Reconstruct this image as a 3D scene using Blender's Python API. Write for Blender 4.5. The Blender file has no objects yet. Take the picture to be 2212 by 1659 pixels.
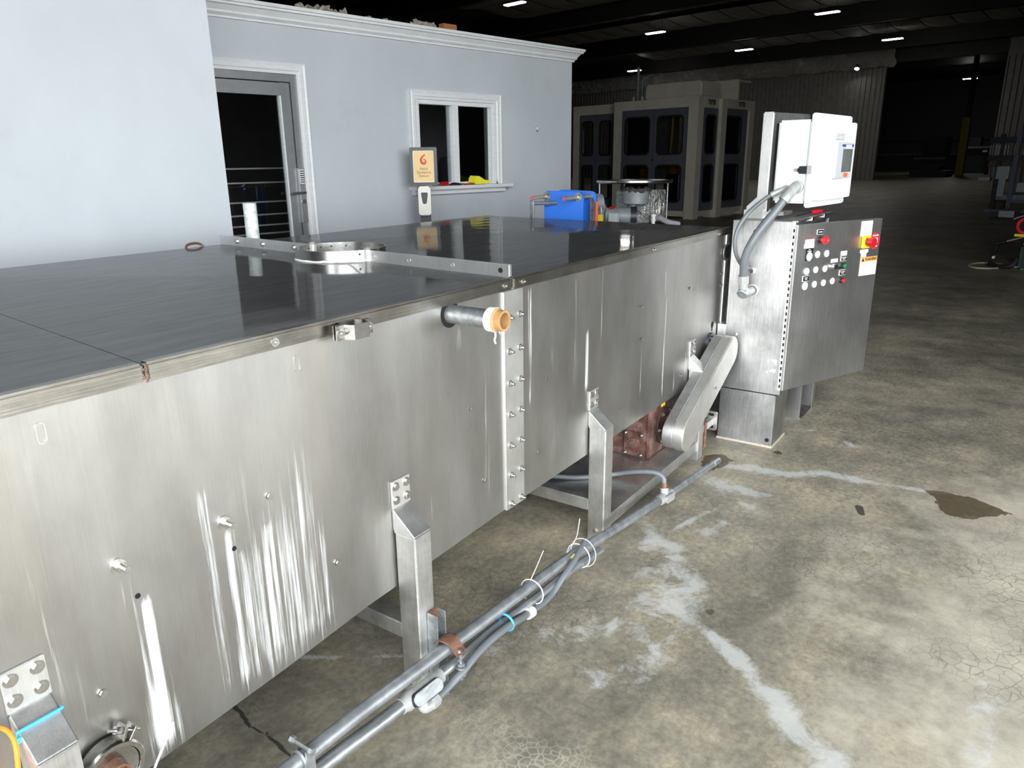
import bpy, bmesh, math, random
import numpy as np
from mathutils import Vector, Matrix

random.seed(7)
rng = np.random.default_rng(7)
S = bpy.context.scene
COL = S.collection

# ------------------------------------------------------------------ camera, sky, exposure
cam_data = bpy.data.cameras.new('camera')
cam = bpy.data.objects.new('camera', cam_data)
COL.objects.link(cam)
R = [[0.5656352183657586, -0.24424448087194958, 0.7876556565580625],
     [-0.824574768381798, -0.15414219870454432, 0.5443497349375978],
     [-0.011543443698685736, -0.9573843617597483, -0.2885860924671434]]
cm = Matrix.Identity(4)
for i in range(3):
    cm[i][0] = R[i][0]; cm[i][1] = -R[i][1]; cm[i][2] = -R[i][2]
cm[2][3] = 1.62
cam.matrix_world = cm
cam_data.sensor_width = 36.0
cam_data.lens = 1600.0 / 2212.0 * 36.0
cam_data.clip_start = 0.02
cam_data.clip_end = 300
S.camera = cam

world = bpy.data.worlds.new('overcast_sky')
S.world = world
world.use_nodes = True
bg = world.node_tree.nodes['Background']
bg.inputs['Color'].default_value = (0.93, 0.97, 1.0, 1)
bg.inputs['Strength'].default_value = 12.6

S.view_settings.view_transform = 'Standard'
S.view_settings.look = 'None'
S.view_settings.exposure = 0.0
S.view_settings.gamma = 1.0
S.view_settings.use_curve_mapping = False
try:
    S.cycles.use_denoising = True
    S.cycles.max_bounces = 8
    S.cycles.diffuse_bounces = 5
    S.cycles.glossy_bounces = 5
    S.cycles.sample_clamp_indirect = 12.0
except Exception:
    pass

BA = math.radians(-9.917)                     # the building is turned against the tank
WU = Vector((math.cos(BA), math.sin(BA), 0)); WN = Vector((-math.sin(BA), math.cos(BA), 0))
BX = Matrix.Rotation(BA, 4, 'Z')
def UV(u, v, z=0.0): return WU * u + WN * v + Vector((0, 0, z))

OPEN_V0, OPEN_V1, OPEN_H, FRONT_U = -1.1, 0.9, 4.0, -2.6     # open overhead door behind the camera
def portal(name, centre, sx, sy, normal):
    ld = bpy.data.lights.new(name, 'AREA'); ld.shape = 'RECTANGLE'; ld.size = sx; ld.size_y = sy
    ld.cycles.is_portal = True
    lo = bpy.data.objects.new(name, ld); COL.objects.link(lo)
    lo.location = centre
    lo.rotation_euler = Vector(normal).to_track_quat('-Z', 'Y').to_euler()
    return lo
SIDE_V, SIDE_U0, SIDE_U1, SIDE_H = -1.3, -2.2, 4.4, 4.4           # a second open door in the side wall
portal('side_door_daylight_portal', UV((SIDE_U0 + SIDE_U1) / 2, SIDE_V - 0.05, SIDE_H / 2), SIDE_U1 - SIDE_U0, SIDE_H, WN)
portal('door_daylight_portal', UV(FRONT_U - 0.05, (OPEN_V0 + OPEN_V1) / 2, OPEN_H / 2), OPEN_V1 - OPEN_V0, OPEN_H, WU)

# ------------------------------------------------------------------ materials
def nodes_of(name):
    m = bpy.data.materials.new(name); m.use_nodes = True
    nt = m.node_tree
    return m, nt, nt.nodes['Principled BSDF']
def N(nt, typ, **kw):
    n = nt.nodes.new(typ)
    for k, v in kw.items():
        if k in n.inputs: n.inputs[k].default_value = v
        else: setattr(n, k, v)
    return n
def L(nt, a, b): nt.links.new(a, b)
def noise(nt, scale, detail=4, rough=0.55, stretch=(1, 1, 1), src='Object', dist=0.0):
    tc = N(nt, 'ShaderNodeTexCoord'); mp = N(nt, 'ShaderNodeMapping')
    mp.inputs['Scale'].default_value = stretch
    L(nt, tc.outputs[src], mp.inputs['Vector'])
    n = N(nt, 'ShaderNodeTexNoise'); n.inputs['Scale'].default_value = scale
    n.inputs['Detail'].default_value = detail; n.inputs['Roughness'].default_value = rough
    n.inputs['Distortion'].default_value = dist
    L(nt, mp.outputs['Vector'], n.inputs['Vector'])
    return n.outputs['Fac']
def stretchn(nt, fac, lo=0.36, hi=0.64):
    m = N(nt, 'ShaderNodeMapRange'); L(nt, fac, m.inputs['Value'])
    m.inputs['From Min'].default_value = lo; m.inputs['From Max'].default_value = hi
    return m.outputs['Result']
def ramp(nt, fac, stops):
    r = N(nt, 'ShaderNodeValToRGB'); cr = r.color_ramp
    while len(cr.elements) < len(stops): cr.elements.new(0.5)
    for e, (p, c) in zip(cr.elements, stops):
        e.position = p; e.color = (c, c, c, 1) if isinstance(c, (int, float)) else tuple(c) + (1,)
    L(nt, fac, r.inputs['Fac'])
    return r.outputs['Color']
def mixc(nt, fac, a, b, blend='MIX'):
    m = N(nt, 'ShaderNodeMix'); m.data_type = 'RGBA'; m.blend_type = blend
    if isinstance(fac, (int, float)): m.inputs['Factor'].default_value = fac
    else: L(nt, fac, m.inputs['Factor'])
    for s, v in (('A', a), ('B', b)):
        i = m.inputs[6 if s == 'A' else 7]
        if isinstance(v, (tuple, list)): i.default_value = tuple(v) + ((1,) if len(v) == 3 else ())
        else: L(nt, v, i)
    return m.outputs[2]
def math_(nt, op, a, b=None, c=None, clamp=False):
    m = N(nt, 'ShaderNodeMath'); m.operation = op; m.use_clamp = clamp
    for i, v in enumerate((a, b, c)):
        if v is None: continue
        if isinstance(v, (int, float)): m.inputs[i].default_value = v
        else: L(nt, v, m.inputs[i])
    return m.outputs[0]
def bump(nt, p, h, strength=0.2, dist=0.01):
    b = N(nt, 'ShaderNodeBump'); b.inputs['Strength'].default_value = strength; b.inputs['Distance'].default_value = dist
    L(nt, h, b.inputs['Height']); L(nt, b.outputs['Normal'], p.inputs['Normal'])

def plain(name, col, rough=0.5, metal=0.0, var=0.12, scale=6.0, emit=0.0, bumpy=0.0, stretch=(1, 1, 1), spec=0.5):
    """a plain coloured surface with a little uneven grain"""
    m, nt, p = nodes_of(name)
    f = noise(nt, scale, 5, 0.6, stretch)
    lo = tuple(max(0, c * (1 - var)) for c in col); hi = tuple(min(1, c * (1 + var)) for c in col)
    L(nt, ramp(nt, f, [(0.3, lo), (0.7, hi)]), p.inputs['Base Color'])
    p.inputs['Roughness'].default_value = rough; p.inputs['Metallic'].default_value = metal
    p.inputs['Specular IOR Level'].default_value = spec
    if bumpy: bump(nt, p, f, bumpy)
    if emit:
        p.inputs['Emission Color'].default_value = tuple(col) + (1,); p.inputs['Emission Strength'].default_value = emit
    return m

def brushed(name, col=(0.55, 0.55, 0.54), rough=0.32, stretch=(60, 60, 1.2), stain=0.25, rvar=0.12, big=2.5):
    m, nt, p = nodes_of(name)
    g = noise(nt, 6.0, 3, 0.6, stretch)
    b = noise(nt, big, 6, 0.65)
    lo = tuple(c * (1 - stain) for c in col); hi = tuple(min(1, c * (1 + stain * 0.6)) for c in col)
    c1 = ramp(nt, b, [(0.3, lo), (0.68, hi)])
    c2 = mixc(nt, 0.35, c1, ramp(nt, g, [(0.3, 0.35), (0.7, 0.8)]), 'OVERLAY')
    L(nt, c2, p.inputs['Base Color'])
    p.inputs['Metallic'].default_value = 1.0
    L(nt, math_(nt, 'ADD', rough - rvar / 2, math_(nt, 'MULTIPLY', b, rvar)), p.inputs['Roughness'])
    bump(nt, p, g, 0.06, 0.004)
    return m

STEEL = brushed('brushed_stainless')
STEEL_RIM = brushed('rolled_rim_stainless', (0.29, 0.275, 0.245), 0.34, (1.2, 50, 50), 0.3, 0.15, 5.0)
STEEL_PALE = brushed('pale_stainless', (0.74, 0.74, 0.72), 0.45, (40, 40, 2), 0.22)
STEEL_DOOR = brushed('cabinet_door_stainless', (0.5, 0.5, 0.49), 0.42, (50, 50, 1.0), 0.2)
STEEL_CAB = brushed('cabinet_stainless', (0.5, 0.5, 0.5), 0.42, (30, 30, 1.5), 0.42, 0.2, 3.0)
STEEL_LEG = brushed('leg_stainless', (0.7, 0.7, 0.68), 0.45, (40, 40, 1.5), 0.3, 0.15, 7.0)
STEEL_BRIGHT = brushed('polished_clamp_steel', (0.5, 0.49, 0.47), 0.24, (20, 20, 20), 0.15)
BOLT = plain('bolt_steel', (0.55, 0.54, 0.52), 0.3, 1.0, 0.15, 60)
GALV = plain('galvanized_conduit', (0.4, 0.425, 0.44), 0.42, 0.85, 0.3, 14, bumpy=0.05, stretch=(1, 3, 3))
GALV_DULL = plain('dull_galvanized', (0.36, 0.38, 0.4), 0.5, 0.8, 0.3, 18, bumpy=0.08)
CAST = plain('cast_fitting', (0.4, 0.41, 0.4), 0.5, 0.35, 0.15, 30, bumpy=0.15)
GREYFLEX = plain('grey_flexible_conduit', (0.13, 0.145, 0.155), 0.38, 0.0, 0.1, 12)
WHITE_BOX = plain('white_fibreglass', (0.8, 0.84, 0.83), 0.4, 0.0, 0.05, 7)
WHITE = plain('white_plastic', (0.82, 0.82, 0.8), 0.4, 0.0, 0.04, 9)
PAPER = plain('white_label', (0.85, 0.85, 0.83), 0.6, 0.0, 0.03, 20)
BLACK = plain('black_plastic', (0.012, 0.012, 0.014), 0.35, 0.0, 0.2, 20)
HOLE = plain('dark_hole', (0.004, 0.004, 0.004), 0.9, 0.0, 0.1, 20)
CHARCOAL = plain('charcoal_metal', (0.03, 0.034, 0.045), 0.4, 0.2, 0.15, 10)
RED = plain('red_plastic', (0.75, 0.02, 0.035), 0.3, 0.0, 0.1, 15)
DARKRED = plain('dark_red_knob', (0.42, 0.01, 0.015), 0.25, 0.0, 0.15, 15)
GREEN = plain('green_button', (0.015, 0.22, 0.06), 0.3, 0.0, 0.1, 20)
YELLOW = plain('yellow_plastic', (0.85, 0.68, 0.02), 0.4, 0.0, 0.08, 15)
CLOTH_Y = plain('yellow_cloth', (0.85, 0.8, 0.03), 0.85, 0.0, 0.12, 60, bumpy=0.4)
ORANGE = plain('orange_cable_jacket', (0.85, 0.26, 0.03), 0.4, 0.0, 0.06, 20)
ORANGE_LABEL = plain('orange_label', (0.9, 0.36, 0.08), 0.55, 0.0, 0.04, 20)
SAFETY = plain('orange_red_sticker', (0.9, 0.16, 0.05), 0.5, 0.0, 0.05, 20)
BLUE = plain('blue_painted_plate', (0.012, 0.13, 0.56), 0.35, 0.0, 0.12, 5)
BLUE_TIE = plain('blue_cable_tie', (0.05, 0.4, 0.75), 0.4, 0.0, 0.05, 20)
NAVY = plain('navy_band', (0.03, 0.07, 0.3), 0.4, 0.0, 0.1, 20)
WHITE_TIE = plain('white_cable_tie', (0.8, 0.82, 0.83), 0.4, 0.0, 0.04, 20)
BRASS = plain('gold_zinc_rod', (0.55, 0.47, 0.3), 0.42, 0.55, 0.3, 40)
PINK = plain('pink_rod_tip', (0.6, 0.08, 0.16), 0.5, 0.0, 0.15, 30)
COPPER_IN = plain('ochre_pipe_mouth', (0.42, 0.24, 0.1), 0.5, 0.0, 0.2, 30)
SEALANT = plain('white_sealant', (0.82, 0.82, 0.8), 0.6, 0.0, 0.05, 40, bumpy=0.3)
def rusty(name, a, b, c, scale=9):
    m, nt, p = nodes_of(name)
    f = noise(nt, scale, 8, 0.7)
    L(nt, ramp(nt, f, [(0.25, a), (0.5, b), (0.75, c)]), p.inputs['Base Color'])
    p.inputs['Roughness'].default_value = 0.5; p.inputs['Metallic'].default_value = 0.25
    bump(nt, p, f, 0.3, 0.004)
    return m
RUST = rusty('worn_brown_gearbox', (0.035, 0.02, 0.016), (0.13, 0.062, 0.048), (0.33, 0.23, 0.2), 14)
RUSTCLAMP = rusty('rusty_clamp', (0.07, 0.03, 0.02), (0.17, 0.08, 0.05), (0.28, 0.17, 0.12), 40)
GUARD = None
def guard_mat():
    m, nt, p = nodes_of('stained_guard_steel')
    f = noise(nt, 5, 7, 0.65); g = noise(nt, 3.0, 4, 0.6)
    base = ramp(nt, f, [(0.3, (0.55, 0.54, 0.5)), (0.6, (0.72, 0.71, 0.68))])
    rs = ramp(nt, g, [(0.6, 0.0), (0.72, 1.0)])
    L(nt, mixc(nt, math_(nt, 'MULTIPLY', rs, 0.55), base, (0.3, 0.17, 0.08)), p.inputs['Base Color'])
    p.inputs['Metallic'].default_value = 0.85; p.inputs['Roughness'].default_value = 0.45
    return m
GUARD = guard_mat()

def tank_side_mat():
    m, nt, p = nodes_of('streaked_tank_stainless')
    at = N(nt, 'ShaderNodeAttribute'); at.attribute_name = 'streak'
    st = at.outputs['Fac']
    g = noise(nt, 5.0, 3, 0.6, (70, 70, 0.8))
    run = noise(nt, 3.0, 9, 0.72, (34, 34, 0.8))
    b = noise(nt, 2.2, 6, 0.65, (1.6, 1, 0.6))
    br = noise(nt, 2.0, 4, 0.6, (2.2, 1, 0.35))
    base = ramp(nt, b, [(0.3, (0.32, 0.312, 0.296)), (0.7, (0.48, 0.472, 0.455))])
    base = mixc(nt, math_(nt, 'MULTIPLY', ramp(nt, br, [(0.52, 0.0), (0.75, 1.0)]), 0.3), base, (0.55, 0.5, 0.4))
    base = mixc(nt, 0.13, base, ramp(nt, g, [(0.3, 0.35), (0.7, 0.68)]), 'OVERLAY')
    s = math_(nt, 'ADD', st, math_(nt, 'MULTIPLY', math_(nt, 'SUBTRACT', stretchn(nt, run), 0.62), 0.9))
    s = ramp(nt, math_(nt, 'MULTIPLY', s, math_(nt, 'GREATER_THAN', st, 0.01)), [(0.3, 0.0), (0.85, 1.0)])
    s = math_(nt, 'MULTIPLY', s, math_(nt, 'ADD', 0.3, math_(nt, 'MULTIPLY', st, 0.6)))
    L(nt, mixc(nt, s, base, (0.78, 0.81, 0.82)), p.inputs['Base Color'])
    L(nt, math_(nt, 'SUBTRACT', 1.0, math_(nt, 'MULTIPLY', s, 0.85)), p.inputs['Metallic'])
    L(nt, math_(nt, 'ADD', math_(nt, 'MULTIPLY', s, 0.3), math_(nt, 'ADD', 0.36, math_(nt, 'MULTIPLY', b, 0.14))), p.inputs['Roughness'])
    bump(nt, p, g, 0.05, 0.003)
    return m
SIDE = tank_side_mat()

def lid_mat():
    m, nt, p = nodes_of('dark_mirror_lid')
    out = nt.nodes['Material Output']
    q = N(nt, 'ShaderNodeBsdfPrincipled'); mx = N(nt, 'ShaderNodeMixShader')
    g = noise(nt, 4.0, 5, 0.65, (1.2, 9, 9))
    w = noise(nt, 1.6, 2, 0.4, (1, 1, 1))
    c = ramp(nt, g, [(0.3, (0.36, 0.36, 0.355)), (0.7, (0.44, 0.44, 0.435))])
    for k in (p, q):
        L(nt, c, k.inputs['Base Color']); k.inputs['Metallic'].default_value = 1.0; k.inputs['Specular Tint'].default_value = (0.42, 0.42, 0.42, 1)
    L(nt, math_(nt, 'ADD', 0.02, math_(nt, 'MULTIPLY', g, 0.07)), p.inputs['Roughness'])
    q.inputs['Roughness'].default_value = 0.5
    bump(nt, p, w, 0.1, 0.03)
    L(nt, math_(nt, 'ADD', 0.3, math_(nt, 'MULTIPLY', g, 0.15)), mx.inputs['Fac'])
    L(nt, p.outputs[0], mx.inputs[1]); L(nt, q.outputs[0], mx.inputs[2]); L(nt, mx.outputs[0], out.inputs['Surface'])
    return m
LID = lid_mat()

def paint_mat():
    m, nt, p = nodes_of('blue_grey_wall_paint')
    f = noise(nt, 1.2, 6, 0.6, (1, 1, 0.6)); g = noise(nt, 26, 4, 0.6)
    c = ramp(nt, f, [(0.3, (0.47, 0.505, 0.535)), (0.7, (0.54, 0.575, 0.61))])
    L(nt, mixc(nt, math_(nt, 'MULTIPLY', ramp(nt, noise(nt, 2.0, 7, 0.7), [(0.58, 0.0), (0.8, 1.0)]), 0.4), c, (0.36, 0.4, 0.39)), p.inputs['Base Color'])
    p.inputs['Roughness'].default_value = 0.55
    bump(nt, p, g, 0.12, 0.004)
    return m
PAINT = paint_mat()
TRIM = plain('white_painted_trim', (0.72, 0.73, 0.74), 0.45, 0.0, 0.06, 8, stretch=(1, 1, 6))
ALU = plain('grey_aluminium_frame', (0.3, 0.31, 0.32), 0.4, 0.5, 0.08, 12)
CORR = plain('grey_corrugated_steel', (0.22, 0.215, 0.2), 0.5, 0.1, 0.12, 3)
CEIL = plain('vinyl_ceiling_insulation', (0.17, 0.165, 0.155), 0.6, 0.0, 0.3, 1.2, bumpy=0.5)
BEAM = plain('dark_roof_steel', (0.02, 0.018, 0.017), 0.6, 0.1, 0.2, 3)
def foil_mat():
    m, nt, p = nodes_of('crumpled_foil_insulation')
    f = noise(nt, 1.6, 6, 0.7, dist=1.5)
    p.inputs['Base Color'].default_value = (0.8, 0.8, 0.77, 1); p.inputs['Metallic'].default_value = 0.6
    p.inputs['Roughness'].default_value = 0.2
    bump(nt, p, f, 1.0, 0.5)
    return m
FOIL = foil_mat()
def glass_mat(name, tint=(0.02, 0.025, 0.025), see=0.75):
    m, nt, p = nodes_of(name)
    nt.nodes.remove(p)
    out = nt.nodes['Material Output']
    tr = N(nt, 'ShaderNodeBsdfTransparent'); tr.inputs['Color'].default_value = (see, see, see, 1)
    gl = N(nt, 'ShaderNodeBsdfGlossy'); gl.inputs['Roughness'].default_value = 0.02
    gl.inputs['Color'].default_value = (0.9, 0.95, 0.95, 1)
    fr = N(nt, 'ShaderNodeFresnel'); fr.inputs['IOR'].default_value = 1.5
    mx = N(nt, 'ShaderNodeMixShader')
    L(nt, math_(nt, 'MULTIPLY', fr.outputs['Fac'], 1.3, clamp=True), mx.inputs['Fac'])
    L(nt, tr.outputs[0], mx.inputs[1]); L(nt, gl.outputs[0], mx.inputs[2]); L(nt, mx.outputs[0], out.inputs['Surface'])
    return m
GLASS = glass_mat('window_glass', see=0.85)
GLASS_PAL = glass_mat('guard_window_glass', see=0.7)
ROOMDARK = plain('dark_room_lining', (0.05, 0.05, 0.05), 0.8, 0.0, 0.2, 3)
PAL_CREAM = plain('cream_machine_paint', (0.64, 0.6, 0.49), 0.45, 0.0, 0.08, 3)
PAL_GREY = plain('slate_grey_door_paint', (0.12, 0.13, 0.15), 0.45, 0.0, 0.1, 3)
PAL_ORANGE = plain('orange_machine_paint', (0.6, 0.22, 0.02), 0.45, 0.0, 0.15, 3)
SLATE = plain('slate_blue_frame_paint', (0.13, 0.15, 0.19), 0.45, 0.1, 0.1, 5)
WOOD = plain('orange_brown_wood', (0.42, 0.17, 0.06), 0.6, 0.0, 0.2, 12, stretch=(1, 8, 8))
FLUFF = plain('loose_insulation_wool', (0.34, 0.31, 0.26), 0.9, 0.0, 0.25, 30, bumpy=0.8)
SIGN_Y = plain('cream_yellow_poster', (0.85, 0.6, 0.27), 0.5, 0.0, 0.06, 4)
SIGN_TXT = plain('brown_lettering', (0.22, 0.1, 0.05), 0.6, 0.0, 0.05, 10)
SCREEN = plain('grey_screen', (0.13, 0.14, 0.13), 0.25, 0.0, 0.2, 8)
GREYPL = plain('light_grey_bezel', (0.5, 0.53, 0.55), 0.4, 0.0, 0.05, 12)
GREYPAINT = plain('worn_grey_paint', (0.24, 0.26, 0.27), 0.5, 0.1, 0.25, 8)
BLACKRUB = plain('black_rubber', (0.015, 0.015, 0.016), 0.6, 0.0, 0.2, 15)
SLAT = plain('bare_metal_bar', (0.6, 0.6, 0.6), 0.3, 1.0, 0.15, 10)
CREAM_HOSE = plain('cream_hose', (0.55, 0.5, 0.33), 0.45, 0.0, 0.1, 10)
LAMP = plain('lamp_diffuser', (1.0, 0.98, 0.94), 0.5, 0.0, 0.0, 5, emit=65.0)

def floor_mat():
    m, nt, p = nodes_of('stained_concrete')
    def attr(n):
        a = N(nt, 'ShaderNodeAttribute'); a.attribute_name = n; return a.outputs['Fac']
    big = noise(nt, 0.9, 7, 0.62); mid = noise(nt, 4.0, 8, 0.7); fine = noise(nt, 38, 5, 0.7)
    col = ramp(nt, big, [(0.3, (0.16, 0.145, 0.112)), (0.48, (0.25, 0.23, 0.185)), (0.66, (0.41, 0.365, 0.28))])
    col = mixc(nt, 0.7, col, ramp(nt, mid, [(0.32, (0.22, 0.23, 0.22)), (0.5, (0.5, 0.5, 0.48)), (0.68, (0.8, 0.76, 0.66))]), 'OVERLAY')
    col = mixc(nt, 0.5, col, ramp(nt, fine, [(0.3, 0.2), (0.7, 0.8)]), 'OVERLAY')
    pale = ramp(nt, math_(nt, 'ADD', attr('pale'), math_(nt, 'MULTIPLY', math_(nt, 'SUBTRACT', stretchn(nt, noise(nt, 3.2, 9, 0.72)), 0.5), 0.7)), [(0.25, 0.0), (0.9, 1.0)])  # pale worn concrete, with daylight brightness painted into the same colour
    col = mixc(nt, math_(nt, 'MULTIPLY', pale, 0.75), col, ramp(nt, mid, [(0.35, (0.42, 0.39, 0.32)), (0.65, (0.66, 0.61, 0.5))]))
    # map cracking
    tc = N(nt, 'ShaderNodeTexCoord')
    wob = N(nt, 'ShaderNodeTexNoise', Scale=6.0, Detail=3.0)
    L(nt, tc.outputs['Object'], wob.inputs['Vector'])
    add = N(nt, 'ShaderNodeVectorMath'); add.operation = 'MULTIPLY_ADD'
    L(nt, wob.outputs['Color'], add.inputs[0]); add.inputs[1].default_value = (0.03, 0.03, 0); L(nt, tc.outputs['Object'], add.inputs[2])
    def cracks(scale, lo, hi):
        v = N(nt, 'ShaderNodeTexVoronoi'); v.feature = 'DISTANCE_TO_EDGE'; v.inputs['Scale'].default_value = scale
        L(nt, add.outputs[0], v.inputs['Vector'])
        return ramp(nt, v.outputs['Distance'], [(lo, 1.0), (hi, 0.0)])
    zone1 = ramp(nt, noise(nt, 1.1, 3, 0.5), [(0.42, 0.0), (0.6, 1.0)])
    zone2 = ramp(nt, noise(nt, 1.6, 3, 0.5, (1, 1, 3)), [(0.55, 0.0), (0.68, 1.0)])
    c1 = math_(nt, 'MULTIPLY', cracks(26.0, 0.004, 0.045), zone1)
    c2 = math_(nt, 'MULTIPLY', cracks(40.0, 0.01, 0.1), zone2)
    col = mixc(nt, math_(nt, 'MULTIPLY', c1, 0.6), col, (0.075, 0.065, 0.05))
    col = mixc(nt, math_(nt, 'MULTIPLY', c2, 0.5), col, (0.55, 0.52, 0.44))
    # mineral deposits, wet patches, crack, oily dark stains (attributes painted per vertex as shapes of their own)
    wn = stretchn(nt, noise(nt, 7.0, 10, 0.72, dist=0.4))
    sw = math_(nt, 'ADD', attr('white'), math_(nt, 'MULTIPLY', math_(nt, 'SUBTRACT', wn, 0.55), 1.15))
    wm = ramp(nt, math_(nt, 'MULTIPLY', sw, math_(nt, 'GREATER_THAN', attr('white'), 0.01)), [(0.22, 0.0), (0.8, 1.0)])
    col = mixc(nt, math_(nt, 'MULTIPLY', wm, 0.6), col, (0.62, 0.64, 0.64))
    sd = math_(nt, 'ADD', attr('wet'), math_(nt, 'MULTIPLY', math_(nt, 'SUBTRACT', wn, 0.5), 0.55))
    wet = ramp(nt, sd, [(0.48, 0.0), (0.54, 1.0)])
    col = mixc(nt, math_(nt, 'MULTIPLY', wet, 0.85), col, (0.085, 0.06, 0.03))
    dk = ramp(nt, math_(nt, 'ADD', attr('dark'), math_(nt, 'MULTIPLY', math_(nt, 'SUBTRACT', wn, 0.5), 0.35)), [(0.4, 0.0), (0.6, 1.0)])
    col = mixc(nt, math_(nt, 'MULTIPLY', dk, 0.85), col, (0.02, 0.022, 0.025))
    L(nt, col, p.inputs['Base Color'])
    rg = math_(nt, 'ADD', 0.34, math_(nt, 'MULTIPLY', mid, 0.25))
    rg = math_(nt, 'SUBTRACT', rg, math_(nt, 'MULTIPLY', wet, 0.22))
    rg = math_(nt, 'ADD', rg, math_(nt, 'MULTIPLY', wm, 0.2))
    L(nt, rg, p.inputs['Roughness'])
    h = math_(nt, 'SUBTRACT', fine, math_(nt, 'MULTIPLY', c1, 0.6))
    bump(nt, p, h, 0.12, 0.004)
    return m
FLOORM = floor_mat()

# ------------------------------------------------------------------ mesh helpers
def V(*a): return Vector(a)
def new(): return bmesh.new()
ID = lambda a, b, c: Vector((a, b, c))
def box(bm, x0, x1, y0, y1, z0, z1, m=ID):
    vs = [bm.verts.new(m(x, y, z)) for x in (x0, x1) for y in (y0, y1) for z in (z0, z1)]
    for f in ((0, 1, 3, 2), (4, 6, 7, 5), (0, 4, 5, 1), (2, 3, 7, 6), (0, 2, 6, 4), (1, 5, 7, 3)):
        bm.faces.new([vs[i] for i in f])
    return bm
def cyl(bm, p, q, r, seg=16, r2=None, caps=True):
    p, q = Vector(p), Vector(q); r2 = r if r2 is None else r2
    d = (q - p).normalized(); a = d.orthogonal().normalized(); b = d.cross(a)
    A, B = [], []
    for i in range(seg):
        t = 2 * math.pi * i / seg; o = a * math.cos(t) + b * math.sin(t)
        A.append(bm.verts.new(p + o * r)); B.append(bm.verts.new(q + o * r2))
    for i in range(seg):
        j = (i + 1) % seg; bm.faces.new((A[i], A[j], B[j], B[i]))
    if caps: bm.faces.new(A[::-1]); bm.faces.new(B)
    return bm
def lathe(bm, p, d, prof, seg=20):
    """prof: list of (distance along d, radius)"""
    p, d = Vector(p), Vector(d).normalized(); a = d.orthogonal().normalized(); b = d.cross(a)
    rings = []
    for h, r in prof:
        c = p + d * h
        if r < 1e-6: rings.append([bm.verts.new(c)])
        else: rings.append([bm.verts.new(c + (a * math.cos(2 * math.pi * i / seg) + b * math.sin(2 * math.pi * i / seg)) * r) for i in range(seg)])
    for A, B in zip(rings, rings[1:]):
        for i in range(seg):
            j = (i + 1) % seg
            fs = [A[i % len(A)], A[j % len(A)], B[j % len(B)], B[i % len(B)]]
            u = []
            for x in fs:
                if x not in u: u.append(x)
            if len(u) > 2: bm.faces.new(u)
    return bm
def smooth_pts(pts, n=6):
    P = [Vector(p) for p in pts]
    if len(P) < 3: return P
    Q = [P[0] * 2 - P[1]] + P + [P[-1] * 2 - P[-2]]
    out = []
    for i in range(1, len(Q) - 2):
        for k in range(n):
            t = k / n; a, b, c, d = Q[i - 1], Q[i], Q[i + 1], Q[i + 2]
            out.append(0.5 * ((2 * b) + (c - a) * t + (2 * a - 5 * b + 4 * c - d) * t * t + (3 * b - a - 3 * c + d) * t ** 3))
    out.append(P[-1]); return out
def tube(bm, pts, r, seg=10, curve=0, caps=True):
    P = smooth_pts(pts, curve) if curve else [Vector(p) for p in pts]
    t0 = (P[1] - P[0]).normalized(); a = t0.orthogonal().normalized()
    rings = []
    for i, p in enumerate(P):
        t = (P[min(i + 1, len(P) - 1)] - P[max(i - 1, 0)]).normalized()
        a = (a - t * a.dot(t)).normalized(); b = t.cross(a)
        rr = r(i / (len(P) - 1)) if callable(r) else r
        rings.append([bm.verts.new(p + (a * math.cos(2 * math.pi * k / seg) + b * math.sin(2 * math.pi * k / seg)) * rr) for k in range(seg)])
    for A, B in zip(rings, rings[1:]):
        for k in range(seg):
            j = (k + 1) % seg; bm.faces.new((A[k], A[j], B[j], B[k]))
    if caps: bm.faces.new(rings[0][::-1]); bm.faces.new(rings[-1])
    return bm
def prism(bm, poly, m, d0, d1):
    """poly in (s, t); m(s, t, d) -> world; extruded from d0 to d1"""
    A = [bm.verts.new(m(s, t, d0)) for s, t in poly]; B = [bm.verts.new(m(s, t, d1)) for s, t in poly]
    n = len(poly)
    for i in range(n):
        j = (i + 1) % n; bm.faces.new((A[i], A[j], B[j], B[i]))
    bm.faces.new(A[::-1]); bm.faces.new(B)
    return bm
def rrect(s0, s1, t0, t1, r, k=5):
    P = []
    for cx, cy, a0 in ((s1 - r, t1 - r, 0), (s0 + r, t1 - r, 90), (s0 + r, t0 + r, 180), (s1 - r, t0 + r, 270)):
        for i in range(k + 1):
            a = math.radians(a0 + 90 * i / k); P.append((cx + r * math.cos(a), cy + r * math.sin(a)))
    return P
def ring_plate(bm, outer, inner, m, d0, d1):
    """plate between two loops with as many points each"""
    n = len(outer)
    vo = [[bm.verts.new(m(s, t, d)) for s, t in outer] for d in (d0, d1)]
    vi = [[bm.verts.new(m(s, t, d)) for s, t in inner] for d in (d0, d1)]
    for i in range(n):
        j = (i + 1) % n
        bm.faces.new((vo[0][i], vo[0][j], vi[0][j], vi[0][i])); bm.faces.new((vo[1][i], vi[1][i], vi[1][j], vo[1][j]))
        bm.faces.new((vo[0][i], vo[1][i], vo[1][j], vo[0][j])); bm.faces.new((vi[0][i], vi[0][j], vi[1][j], vi[1][i]))
    return bm
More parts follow.
